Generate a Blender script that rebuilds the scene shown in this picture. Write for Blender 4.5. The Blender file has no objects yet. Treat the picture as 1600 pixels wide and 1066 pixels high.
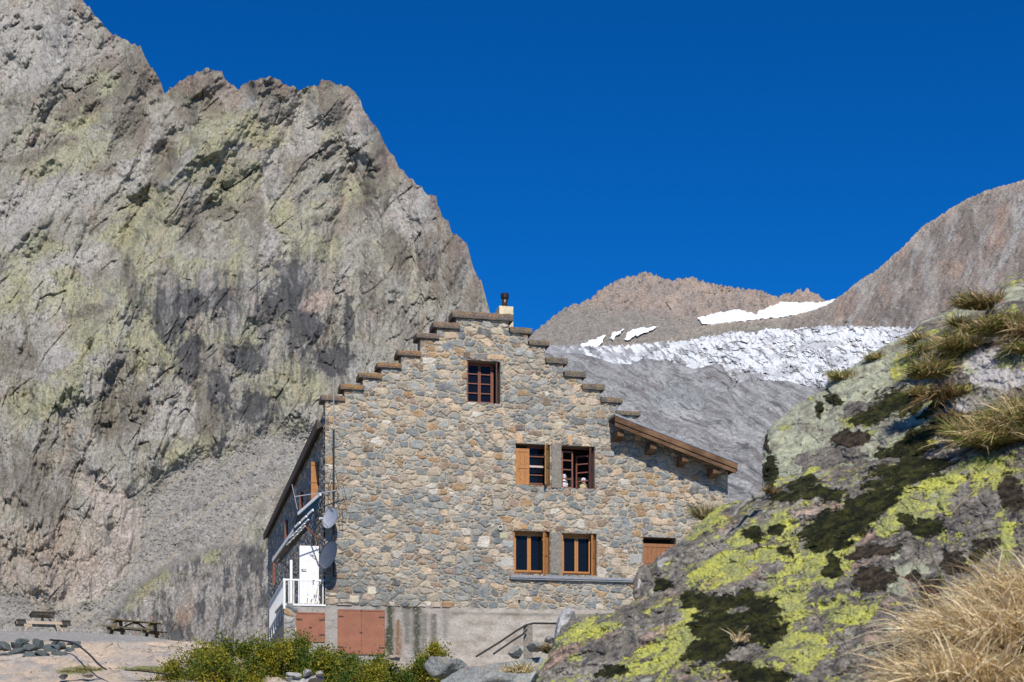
import bpy, math, random
import numpy as np
random.seed(7); RNG = np.random.default_rng(7)
F = 2232.0; HY = 1150.0; CX = 800.0; ZC = 1.6          # 50 mm lens, level camera, vertical shift
C = bpy.context.scene.collection
R_ = math.radians

def at(px, py, d):
    return np.array([(px-CX)/F*d, d, ZC+(HY-py)/F*d])

# ---------------------------------------------------------------- noise
def h2(ix, iy, s):
    a = (ix.astype(np.int64)*374761393 + iy.astype(np.int64)*668265263 + s*2246822519) & 0xFFFFFFFF
    a = ((a ^ (a >> 13))*1274126177) & 0xFFFFFFFF
    a = ((a ^ (a >> 16))*2654435761) & 0xFFFFFFFF
    a = a ^ (a >> 15)
    return a.astype(np.float64)/4294967296.0

def perlin(x, y, s=0):
    x0 = np.floor(x); y0 = np.floor(y); fx = x-x0; fy = y-y0
    u = fx*fx*fx*(fx*(fx*6-15)+10); v = fy*fy*fy*(fy*(fy*6-15)+10)
    def g(dx, dy):
        a = h2(x0+dx, y0+dy, s)*6.2831853
        return np.cos(a)*(fx-dx)+np.sin(a)*(fy-dy)
    a = g(0,0); b = g(1,0); c = g(0,1); d = g(1,1)
    return (a+(b-a)*u + ((c+(d-c)*u)-(a+(b-a)*u))*v)*1.45

def fbm(x, y, o=5, s=0, gain=.5, lac=2.03):
    r = 0; a = 1; t = 0
    for i in range(o):
        r = r+a*perlin(x, y, s+i*17); t += a; a *= gain; x = x*lac+13.7; y = y*lac-7.1
    return r/t

def ridged(x, y, o=5, s=0, gain=.55, lac=2.1):
    r = 0; a = 1; t = 0; w = 1
    for i in range(o):
        n = (1-np.abs(perlin(x, y, s+i*31)))**2
        r = r+a*n*w; w = np.clip(n*1.4, 0, 1); t += a; a *= gain; x = x*lac+3.1; y = y*lac+9.2
    return r/t

def cell(x, y, s=0, jit=.9, p=2.0, wsize=0.0):
    """F1, F2, vector to the seed and three random numbers of the nearest seed"""
    x0 = np.floor(x); y0 = np.floor(y)
    F1 = np.full(x.shape, 9.); F2 = np.full(x.shape, 9.)
    dx1 = np.zeros(x.shape); dy1 = np.zeros(x.shape); ci = np.zeros(x.shape); cj = np.zeros(x.shape)
    for i in (-1, 0, 1):
        for j in (-1, 0, 1):
            cx = x0+i; cy = y0+j
            sx = cx+.5+(h2(cx, cy, s)-.5)*jit; sy = cy+.5+(h2(cx, cy, s+5)-.5)*jit
            dx = x-sx; dy = y-sy
            d = (np.abs(dx)**p+np.abs(dy)**p)**(1/p)
            if wsize: d = d - (h2(cx, cy, s+9)-.5)*wsize
            m = d < F1
            F2 = np.where(m, F1, np.minimum(F2, d)); F1 = np.where(m, d, F1)
            dx1 = np.where(m, dx, dx1); dy1 = np.where(m, dy, dy1)
            ci = np.where(m, cx, ci); cj = np.where(m, cy, cj)
    return F1, F2, dx1, dy1, h2(ci, cj, s+21), h2(ci, cj, s+33), h2(ci, cj, s+47)

def facet(x, y, s=0):
    """broken-rock relief: each cell a tilted plane of its own"""
    _, _, dx, dy, a, b, c = cell(x, y, s)
    return dx*(a-.5)*2+dy*(b-.5)*2+(c-.5)*.6

def crag(x, y, o=4, s=0, gain=.5):
    r = 0; a = 1
    for i in range(o):
        wx = x+.35*perlin(x*1.3, y*1.3, s+80+i); wy = y+.35*perlin(x*1.3+7, y*1.3, s+90+i)
        r = r+a*facet(wx, wy, s+i*13); a *= gain; x = x*2.1+5.2; y = y*2.1+1.3
    return r

def pyr(x, y, o=3, s=0, gain=.5, warp=.12):
    """continuous angular relief: pyramids that meet in sharp creases"""
    r = 0; a = 1
    for i in range(o):
        wx = x+warp*perlin(x*1.7, y*1.7, s+60+i); wy = y+warp*perlin(x*1.7+7, y*1.7, s+70+i)
        F1, F2, dx, dy, p, q, _ = cell(wx, wy, s+i*13)
        r = r+a*(np.minimum(F2-F1, .55)+.5*(dx*(p-.5)+dy*(q-.5))*np.clip((F2-F1)*3, 0, 1)); a *= gain
        x, y = (x*.92-y*.39)*2.05+5.2, (x*.39+y*.92)*2.05+1.3
    return r

def cracks(x, y, s=0, w=.035):
    """thin dark joints: 1 on the line"""
    return sst(w, w*.3, np.abs(perlin(x, y, s)+.25*perlin(x*2.7, y*2.7, s+1)))

def sst(a, b, x):
    t = np.clip((x-a)/(b-a), 0, 1); return t*t*(3-2*t)
def lerp(a, b, t): return a+(b-a)*t
def mixc(c, col, m): return c+(np.array(col)-c)*m[..., None]
def curve(pts):
    xs = [p[0] for p in pts]; ys = [p[1] for p in pts]
    return lambda x: np.interp(x, xs, ys)
def sdpoly(x, y, poly):
    """signed distance, positive inside"""
    d = np.full(x.shape, 1e9); ins = np.zeros(x.shape, bool); n = len(poly)
    for i in range(n):
        ax, ay = poly[i]; bx, by = poly[(i+1) % n]
        ex, ey = bx-ax, by-ay; l = ex*ex+ey*ey
        t = np.clip(((x-ax)*ex+(y-ay)*ey)/l, 0, 1)
        d = np.minimum(d, (x-ax-t*ex)**2+(y-ay-t*ey)**2)
        if ay != by:
            c = ((ay > y) != (by > y)) & (x < (bx-ax)*(y-ay)/(by-ay)+ax); ins ^= c
    d = np.sqrt(d); return np.where(ins, d, -d)
def dline(x, y, pts):
    """distance to a polyline and side (+ = right of travel on screen)"""
    d = np.full(x.shape, 1e9); sd = np.zeros(x.shape)
    for (ax, ay), (bx, by) in zip(pts[:-1], pts[1:]):
        ex, ey = bx-ax, by-ay; l = ex*ex+ey*ey
        t = np.clip(((x-ax)*ex+(y-ay)*ey)/l, 0, 1)
        q = np.hypot(x-ax-t*ex, y-ay-t*ey); s_ = np.sign((x-ax)*ey-(y-ay)*ex)
        m = q < d; d = np.where(m, q, d); sd = np.where(m, s_, sd)
    return d, -sd
def blob(x, y, cx, cy, rx, ry, ang=0):
    a = R_(ang); u = (x-cx)*math.cos(a)-(y-cy)*math.sin(a); v = (x-cx)*math.sin(a)+(y-cy)*math.cos(a)
    return 1-np.sqrt((u/rx)**2+(v/ry)**2)        # 1 centre, 0 rim

# ---------------------------------------------------------------- objects
def tag(o, label=None, cat=None, group=None, kind=None):
    if label: o['label'] = label
    if cat: o['category'] = cat
    if group: o['group'] = group
    if kind: o['kind'] = kind
    return o

def link(name, me, mat, parent=None, loc=None):
    o = bpy.data.objects.new(name, me); C.objects.link(o)
    if mat is not None: me.materials.append(mat)
    if parent is not None: o.parent = parent
    if loc is not None: o.location = loc
    return o

def npmesh(name, V, Q, mat, parent=None, attrs=None, smooth=True, origin=None):
    V = np.asarray(V, np.float64).reshape(-1, 3); Q = np.asarray(Q, np.int32); k = Q.shape[1]
    if origin is None and parent is None:
        origin = V.mean(0); origin[2] = V[:, 2].min()
    if origin is not None: V = V-np.asarray(origin)
    me = bpy.data.meshes.new(name)
    me.vertices.add(len(V)); me.vertices.foreach_set('co', V.astype(np.float32).ravel())
    me.loops.add(Q.size); me.loops.foreach_set('vertex_index', Q.ravel())
    me.polygons.add(len(Q)); me.polygons.foreach_set('loop_start', np.arange(0, Q.size, k, dtype=np.int32))
    me.polygons.foreach_set('loop_total', np.full(len(Q), k, np.int32))
    me.polygons.foreach_set('use_smooth', np.full(len(Q), smooth))
    for an, av in (attrs or {}).items():
        av = np.asarray(av)
        if av.ndim == 2:
            at_ = me.attributes.new(an, 'FLOAT_COLOR', 'POINT')
            if av.shape[1] == 3: av = np.c_[av, np.ones(len(av))]
            at_.data.foreach_set('color', np.clip(av, 0, 1).astype(np.float32).ravel())
        else:
            at_ = me.attributes.new(an, 'FLOAT', 'POINT'); at_.data.foreach_set('value', av.astype(np.float32))
    me.update(calc_edges=True); me.validate()
    return link(name, me, mat, parent, origin)

def gridq(nr, nc, keep=None):
    i = np.arange(nr*nc).reshape(nr, nc)
    q = np.stack([i[:-1, :-1], i[:-1, 1:], i[1:, 1:], i[1:, :-1]], -1)
    q = q.reshape(-1, 4) if keep is None else q[keep]
    return q

def compact(V, Q, attrs):
    u, inv = np.unique(Q.ravel(), return_inverse=True)
    return V[u], inv.reshape(Q.shape).astype(np.int32), {k: v[u] for k, v in attrs.items()}

class MB:
    """collects boxes, bars and tubes; build() links them as ONE mesh object"""
    def __init__(s): s.v = []; s.f = []
    def add(s, v, f):
        n = len(s.v); s.v += [tuple(map(float, p)) for p in v]; s.f += [tuple(n+i for i in q) for q in f]; return s
    def box(s, x0, x1, y0, y1, z0, z1, M=None):
        v = [(x, y, z) for x in (x0, x1) for y in (y0, y1) for z in (z0, z1)]
        if M is not None: v = [M(p) for p in v]
        return s.add(v, [(0,1,3,2),(4,6,7,5),(0,4,5,1),(2,3,7,6),(0,2,6,4),(1,5,7,3)])
    def bar(s, a, b, w, h=None, up=(0,0,1)):
        h = h or w; a = np.array(a, float); b = np.array(b, float); d = b-a; d = d/np.linalg.norm(d)
        u = np.cross(d, up)
        if np.linalg.norm(u) < 1e-3: u = np.cross(d, (1,0,0))
        u /= np.linalg.norm(u); v = np.cross(u, d)
        p = [q+u*i*w/2+v*j*h/2 for q in (a, b) for i, j in ((-1,-1),(1,-1),(1,1),(-1,1))]
        return s.add(p, [(0,1,2,3),(7,6,5,4),(0,4,5,1),(1,5,6,2),(2,6,7,3),(3,7,4,0)])
    def tube(s, pts, r, n=8, cap=True):
        pts = [np.array(p, float) for p in pts]; r = r if hasattr(r, '__len__') else [r]*len(pts)
        v = []; u = None
        for i, p in enumerate(pts):
            d = pts[min(i+1, len(pts)-1)]-pts[max(i-1, 0)]; d /= np.linalg.norm(d)
            if u is None: u = np.cross(d, (0,0,1)) if abs(d[2]) < .9 else np.cross(d, (1,0,0))
            u = u-d*np.dot(u, d); u /= np.linalg.norm(u); w = np.cross(d, u)
            v += [p+(u*math.cos(2*math.pi*k/n)+w*math.sin(2*math.pi*k/n))*r[i] for k in range(n)]
        f = [(i*n+k, i*n+(k+1) % n, (i+1)*n+(k+1) % n, (i+1)*n+k) for i in range(len(pts)-1) for k in range(n)]
        if cap: f += [tuple(range(n))[::-1], tuple(range((len(pts)-1)*n, len(pts)*n))]
        return s.add(v, f)
    def build(s, name, mat, parent=None, origin=None, smooth=False, bevel=0):
        v = s.v
        if origin is not None: v = [tuple(np.array(p)-np.array(origin)) for p in v]
        me = bpy.data.meshes.new(name); me.from_pydata(v, [], s.f); me.update()
        if smooth: me.polygons.foreach_set('use_smooth', [True]*len(me.polygons))
        o = link(name, me, mat, parent, origin)
        if bevel:
            m = o.modifiers.new('b', 'BEVEL'); m.width = bevel; m.segments = 2; m.limit_method = 'ANGLE'
        return o

def empty(name, loc, rz=0):
    o = bpy.data.objects.new(name, None); C.objects.link(o); o.location = loc; o.rotation_euler = (0, 0, rz)
    o.empty_display_size = .3; return o

# ---------------------------------------------------------------- materials
class NT:
    def __init__(s, name):
        s.m = bpy.data.materials.new(name); s.m.use_nodes = True; s.n = s.m.node_tree.nodes; s.l = s.m.node_tree.links
        s.b = s.n['Principled BSDF']; s.b.inputs['Roughness'].default_value = .9
        s.b.inputs['Specular IOR Level'].default_value = .25
        s.co = s.n.new('ShaderNodeTexCoord').outputs['Object']
    def c(s, a, b): s.l.new(a, b)
    def put(s, sock, v):
        if hasattr(v, 'is_output'): s.c(v, sock)
        elif v is not None: sock.default_value = v
    def map(s, scale=(1,1,1), rot=(0,0,0)):
        n = s.n.new('ShaderNodeMapping'); n.inputs['Scale'].default_value = scale; n.inputs['Rotation'].default_value = rot
        s.c(s.co, n.inputs['Vector']); return n.outputs[0]
    def noise(s, scale, detail=6, rough=.6, vec=None, dist=0, color=False):
        n = s.n.new('ShaderNodeTexNoise'); n.inputs['Scale'].default_value = scale; n.inputs['Detail'].default_value = detail
        n.inputs['Roughness'].default_value = rough; n.inputs['Distortion'].default_value = dist
        s.c(vec or s.co, n.inputs['Vector']); return n.outputs['Color' if color else 'Fac']
    def vor(s, scale, feat='F1', vec=None, out='Distance'):
        n = s.n.new('ShaderNodeTexVoronoi'); n.feature = feat; n.inputs['Scale'].default_value = scale
        s.c(vec or s.co, n.inputs['Vector']); return n.outputs[out]
    def attr(s, name, out='Fac'):
        n = s.n.new('ShaderNodeAttribute'); n.attribute_name = name; return n.outputs[out]
    def math(s, op, a, b=None, clamp=False):
        n = s.n.new('ShaderNodeMath'); n.operation = op; n.use_clamp = clamp; s.put(n.inputs[0], a)
        if b is not None: s.put(n.inputs[1], b)
        return n.outputs[0]
    def ramp(s, v, a, b, c0=0.0, c1=1.0):
        n = s.n.new('ShaderNodeMapRange'); n.interpolation_type = 'SMOOTHSTEP'; s.put(n.inputs[0], v)
        for i, q in enumerate((a, b, c0, c1)): s.put(n.inputs[i+1], q)
        return n.outputs[0]
    def mix(s, f, a, b, mode='MIX'):
        n = s.n.new('ShaderNodeMix'); n.data_type = 'RGBA'; n.blend_type = mode; s.put(n.inputs[0], f)
        for i, q in ((6, a), (7, b)):
            if isinstance(q, (tuple, list)): q = (*q[:3], 1)
            s.put(n.inputs[i], q)
        return n.outputs[2]
    def val(s, v, col, lo, hi, a=.25, b=.75):
        """multiply a colour by a grey that follows v"""
        g = s.ramp(v, a, b, lo, hi); cc = s.n.new('ShaderNodeCombineColor')
        for i in range(3): s.c(g, cc.inputs[i])
        return s.mix(1.0, col, cc.outputs[0], 'MULTIPLY')
    def bump(s, h, dist, strength=1.0):
        n = s.n.new('ShaderNodeBump'); n.inputs['Distance'].default_value = dist; n.inputs['Strength'].default_value = strength
        s.c(h, n.inputs['Height'])
        if s.b.inputs['Normal'].is_linked: s.c(s.b.inputs['Normal'].links[0].from_socket, n.inputs['Normal'])
        s.c(n.outputs[0], s.b.inputs['Normal'])
    def col(s, v):
        if isinstance(v, (tuple, list)): v = (*v[:3], 1)
        s.put(s.b.inputs['Base Color'], v)

def simple(name, col, rough=.6, var=.25, scale=12, bump=0.0, metal=0, spec=.3, stretch=None):
    t = NT(name); t.b.inputs['Roughness'].default_value = rough; t.b.inputs['Metallic'].default_value = metal
    t.b.inputs['Specular IOR Level'].default_value = spec
    v = t.map(stretch) if stretch else None
    n = t.noise(scale, 6, .65, v); t.col(t.val(n, t.mix(0.0, col, col), 1-var, 1+var))
    if bump: t.bump(n, bump)
    return t.m

def rockmat(name, s, bump, lo=.7, hi=1.3, stretch=(1,1,1), rot=(0,0,0)):
    """rock whose broad colours come from the mesh; s = 1 / size in metres of the finest grain"""
    t = NT(name); v = t.map(stretch, rot)
    n1 = t.noise(s, 9, .68, v); n2 = t.noise(s*.23, 7, .65, v, .6); n3 = t.vor(s*.5, 'F1', v)
    c = t.val(n1, t.attr('Col', 'Color'), lo, hi, .27, .73); c = t.val(n2, c, .92, 1.08)
    c = t.mix(t.ramp(n2, .5, .7, 0, .25), c, t.mix(1.0, c, (1.05, .98, .90), 'MULTIPLY'))
    t.col(c)
    h = t.math('ADD', t.math('MULTIPLY', n1, .6), t.math('ADD', n2, t.math('MULTIPLY', n3, .35)))
    t.bump(h, bump)
    return t.m
# ---------------------------------------------------------------- camera, sun, sky
cam_d = bpy.data.cameras.new('camera'); cam = bpy.data.objects.new('camera', cam_d); C.objects.link(cam)
cam.location = (0, 0, ZC); cam.rotation_euler = (R_(90), 0, 0)
cam_d.sensor_width = 36; cam_d.lens = 36*F/1600; cam_d.shift_y = (HY-533)/1600; cam_d.clip_end = 60000; cam_d.clip_start = .05
cam_d.dof.use_dof = True; cam_d.dof.focus_distance = 42; cam_d.dof.aperture_fstop = 9
bpy.context.scene.camera = cam
SUN_EL = R_(43); sx, sy = .13, -.9915
w = bpy.data.worlds.new('World'); bpy.context.scene.world = w; w.use_nodes = True
n = w.node_tree.nodes; l = w.node_tree.links; bg = n['Background']
sky = n.new('ShaderNodeTexSky'); sky.sky_type = 'NISHITA'; sky.sun_disc = False; sky.sun_elevation = SUN_EL
sky.sun_rotation = math.atan2(sx, sy); sky.altitude = 2700; sky.air_density = 1.0; sky.dust_density = 0.05; sky.ozone_density = 3.0
hs = n.new('ShaderNodeHueSaturation'); hs.inputs['Saturation'].default_value = 1.35; hs.inputs['Hue'].default_value = .49
mu = n.new('ShaderNodeMix'); mu.data_type = 'RGBA'; mu.blend_type = 'MULTIPLY'; mu.inputs[0].default_value = 1
mu.inputs[7].default_value = (.14, .74, 1.22, 1)
l.new(sky.outputs[0], hs.inputs['Color']); l.new(hs.outputs[0], mu.inputs[6]); l.new(mu.outputs[2], bg.inputs['Color'])
bg.inputs['Strength'].default_value = .1
sd = bpy.data.lights.new('sun', 'SUN'); sd.energy = 5.0; sd.angle = R_(.5); sd.color = (1, .94, .84)
so = bpy.data.objects.new('sun', sd); C.objects.link(so)
from mathutils import Vector
so.rotation_euler = Vector((sx*math.cos(SUN_EL), sy*math.cos(SUN_EL), math.sin(SUN_EL))).to_track_quat('Z', 'Y').to_euler()
so.location = (0, -20, 40)
vs = bpy.context.scene.view_settings; vs.view_transform = 'Standard'; vs.look = 'None'; vs.exposure = 0; vs.gamma = 1
# ---------------------------------------------------------------- mountains, glacier, slabs
def sheet(name, px0, px1, nx, ridge, base, ny, depthf, colf, mat, back=None, rough_ridge=(0, 1), label=None, seed=0):
    # sparse wings carry the terrain on beyond the frame
    px = np.concatenate([px0-np.geomspace(1100, 12, 30)] if name == 'mountain' else []+[np.zeros(0)])
    px = np.concatenate([px, np.linspace(px0, px1, nx), px1+np.geomspace(12, 1500, 40)] if name != 'mountain' else [px, np.linspace(px0, px1, nx)]); nx = len(px); rp = ridge(px)
    if rough_ridge[0]: rp = rp-rough_ridge[0]*(ridged(px/rough_ridge[1], px*0+seed, 5, seed)-.5)*2
    v = np.linspace(0, 1, ny)[:, None]; bp = base(px) if callable(base) else np.full(nx, float(base))
    PX = np.repeat(px[None], ny, 0); PY = bp[None]+(rp-bp)[None]*v
    d = depthf(PX, PY); col = colf(PX, PY)
    d = np.maximum(d, 3.0)
    X = (PX-CX)/F*d; Z = ZC+(HY-PY)/F*d; V = np.stack([X, d, Z], -1)
    # far side of the crest: falls away behind
    bk = back or d.max()*.35; rows = []
    for k, (a, b) in enumerate(((.02, .012), (.06, .06), (.2, .25), (.5, .7), (1, 1.6))):
        q = V[-1].copy(); q[:, 1] += bk*a; q[:, 0] *= 1+bk*a/V[-1][:, 1]; q[:, 2] -= bk*b*.6; rows.append(q)
    sk = V[0].copy(); sk[:, 2] = -60; sk2 = V[0].copy(); sk2[:, 2] -= 1.0
    VV = np.concatenate([sk[None], sk2[None], V, np.stack(rows)], 0)
    cc = np.concatenate([col[:1], col[:1], col, np.repeat(col[-1:], 5, 0)], 0)
    o = npmesh(name, VV, gridq(VV.shape[0], nx), mat, attrs={'Col': cc.reshape(-1, 3)})
    return tag(o, label, kind='structure')

RID_L = curve([(-260,-330),(0,-160),(80,-60),(118,-12),(130,0),(150,25),(168,48),(185,58),(205,68),(220,74),(226,90),(236,106),(244,112),(250,128),(257,146),(266,138),(290,122),(312,111),(325,107),(338,112),(346,112),(352,126),(362,132),(374,139),(381,130),(400,124),(425,121),(438,127),(450,136),(458,134),(466,143),(482,136),(499,134),(501,125),(512,126),(520,131),(540,134),(552,142),(562,155),(570,175),(580,190),(592,205),(600,224),(612,240),(625,262),(640,278),(655,290),(668,303),(682,308),(684,322),(692,338),(701,346),(706,362),(722,374),(731,385),(735,400),(741,425),(752,437),(757,458),(765,485),(768,520),(790,600),(815,720),(850,820),(900,900)])
SCREE = [(515,682),(470,678),(400,690),(345,716),(270,735),(232,775),(222,830),(215,870),(195,910),(150,940),(95,965),(40,1010),(300,1010),(180,960),(225,905),(300,866),(350,850),(390,800),(440,760),(520,735)]
SCREE2 = [(0,930),(60,950),(110,960),(60,1010),(-60,1010),(-60,920)]
BULGE = [(160,1010),(182,955),(210,920),(262,888),(300,872),(352,850),(400,846),(450,800),(520,760),(560,900),(540,1100),(160,1100)]

def lm_depth(x, y):
    wx = x+26*fbm(x/90, y/90, 4, 3); wy = y+26*fbm(x/90+9, y/90, 4, 4)
    scr = np.maximum(sst(-40, 14, sdpoly(wx*.4+x*.6, wy*.4+y*.6, SCREE)), sst(-34, 20, sdpoly(x, y, SCREE2)))
    bul = sst(-6, 10, sdpoly(wx*.3+x*.7, wy*.3+y*.7, BULGE))
    h = np.zeros(x.shape)                                     # relief in pixels at this distance, + = towards us
    # gully between the left wall and the buttress
    d, s_ = dline(wx, wy, [(400,120),(385,165),(330,215),(262,275),(225,360),(200,430),(130,520),(60,600)])
    sg = np.tanh(s_*d/5); h += 26*(1-sg)*np.exp(-d/80)-5*(1+sg)*np.exp(-d/40)
    d, s_ = dline(wx, wy, [(257,140),(262,200),(250,300),(215,380)]); h -= 34*np.exp(-(d/22)**1.2)
    # great ribs: steep left flank, long right flank
    for pts, a, wl, wr in (([(425,121),(385,165),(330,215),(262,290),(225,370),(200,440),(150,520)], 44, 26, 150),
                       ([(512,126),(500,200),(440,290),(405,360),(392,440),(370,540)], 42, 30, 110),
                       ([(562,155),(575,250),(600,340),(590,450),(560,600)], 36, 30, 90),
                       ([(640,280),(668,370),(680,480),(680,620)], 30, 24, 70),
                       ([(222,75),(200,150),(150,240),(80,330),(-20,420)], 46, 40, 120),
                       ([(120,-15),(90,90),(30,200),(-60,300)], 40, 36, 110),
                       ([(322,107),(305,190),(262,290)], 30, 22, 60),
                       ([(150,440),(120,560),(70,660),(30,760)], 32, 30, 100),
                       ([(262,480),(235,590),(185,700),(150,740)], 30, 24, 90),
                       ([(345,560),(310,680),(260,735)], 24, 22, 70),
                       ([(470,380),(455,520),(445,680)], 24, 18, 60)):
        d, s_ = dline(wx*.6+x*.4, wy*.6+y*.4, pts); w_ = lerp(wr, wl, sst(-3, 3, s_*d)); h += 1.25*a*np.clip(1-d/w_, 0, 1)
    for pts, a, w_ in (([(455,190),(420,290),(440,400),(400,430)], 26, 20), ([(600,240),(640,420),(655,600)], 22, 18),
                       ([(540,250),(520,420),(525,640)], 24, 16), ([(50,500),(40,640),(90,760)], 18, 22),
                       ([(330,330),(310,470),(330,620)], 20, 20)):
        d, s_ = dline(wx, wy, pts); h -= 1.1*a*np.exp(-(d/w_)**1.2)
    # lens-free rock grain: diagonal strata upper left, steep ribs lower down
    u = (x*.85-y*.53); v_ = (x*.53+y*.85)
    low = sst(330, 620, y+.2*x)
    g = lambda a_, b_, ang: ((x*math.cos(ang)+y*math.sin(ang))/a_, (-x*math.sin(ang)+y*math.cos(ang))/b_)
    # long ribs falling to the lower left high up, near-vertical lower down
    p1 = g(64, 210, R_(38)); p2 = g(44, 190, R_(6)); p3 = g(26, 90, R_(34)); p4 = g(20, 84, R_(4)); sc_ = 18*fbm(x/120, y/120, 3, 14)/64
    B1 = (1-np.abs(perlin(p1[0]+sc_, p1[1], 11)))**1.5; B2 = (1-np.abs(perlin(p2[0]+sc_, p2[1], 12)))**1.5
    h += lerp(27*B1, 26*B2, low)
    B3 = 1-np.abs(perlin(p3[0]+sc_, p3[1], 15)); B4 = 1-np.abs(perlin(p4[0]+sc_, p4[1], 16)); h += lerp(10*B3, 10*B4, low)
    q1 = g(58, 92, R_(36)); q2 = g(40, 80, R_(5))
    h += lerp(21*pyr(q1[0], q1[1], 4, 21, .5), 24*pyr(q2[0], q2[1], 4, 22, .5), low)*(.6+.7*sst(-.2, .3, fbm(x/90, y/90, 3, 29)))
    h += 1.4*crag(x/22, y/17, 3, 23, .6)+4*pyr(x/11, y/15, 2, 27, .6)+ 2.2*(ridged(x/14, y/20, 3, 26)-.5)
    h -= 7*cracks(p1[0]*1.3, p1[1]*1.3, 17, .03)*sst(-.1, .2, fbm(x/60, y/60, 3, 18))+6*cracks(p2[0]*1.2+3, p2[1]*1.2, 19, .03)*low
    sb_ = 2.6*sst(.26, .36, fbm(x/8, y/6, 3, 38, .6))+2.2*sst(.22, .3, fbm(x/4, y/3.2, 2, 39)); hs_ = sb_+5*fbm(u/60, v_/30, 4, 31)+2.0*crag(x/7, y/6, 2, 32)+2.5*(ridged(u/26, v_/90, 3, 35)-.5)     # scree: smoother, rills
    h = lerp(h, hs_-4, scr*(1-bul))
    hb = 20+22*(ridged(wx/60, wy/150, 4, 41, .45)-.5)+16*pyr(x/34, y/74, 4, 42)+1.5*crag(x/16, y/20, 2, 43)
    h = lerp(h, hb, bul)
    pale = sst(-10, 12, sdpoly(wx, wy, PALE)); h = lerp(h, h*.55, pale*.7*(1-bul))
    # right flank turns away from us
    rx = np.interp(y, [130,222,310,385,485,600,820], [545,600,690,731,765,790,850])
    e = np.clip((rx-x)/55, 0, 1); h -= 50*(1-e)**2
    yy = np.clip((1150-y)/1150, -1, 2)
    d0 = 470+270*yy+110*sst(.25, .8, yy)*yy - 150*bul*0
    d0 = d0 - 14*bul
    d0 = d0+35*sst(560, 900, x)
    # ledge-like banding of the whole wall
    h += 14*np.sin((y*.9+x*.35+40*fbm(x/130, y/110, 3, 51))/38)*sst(80, 500, y)*(1-scr)*.6
    return d0-h*d0/F*1.05

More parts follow.
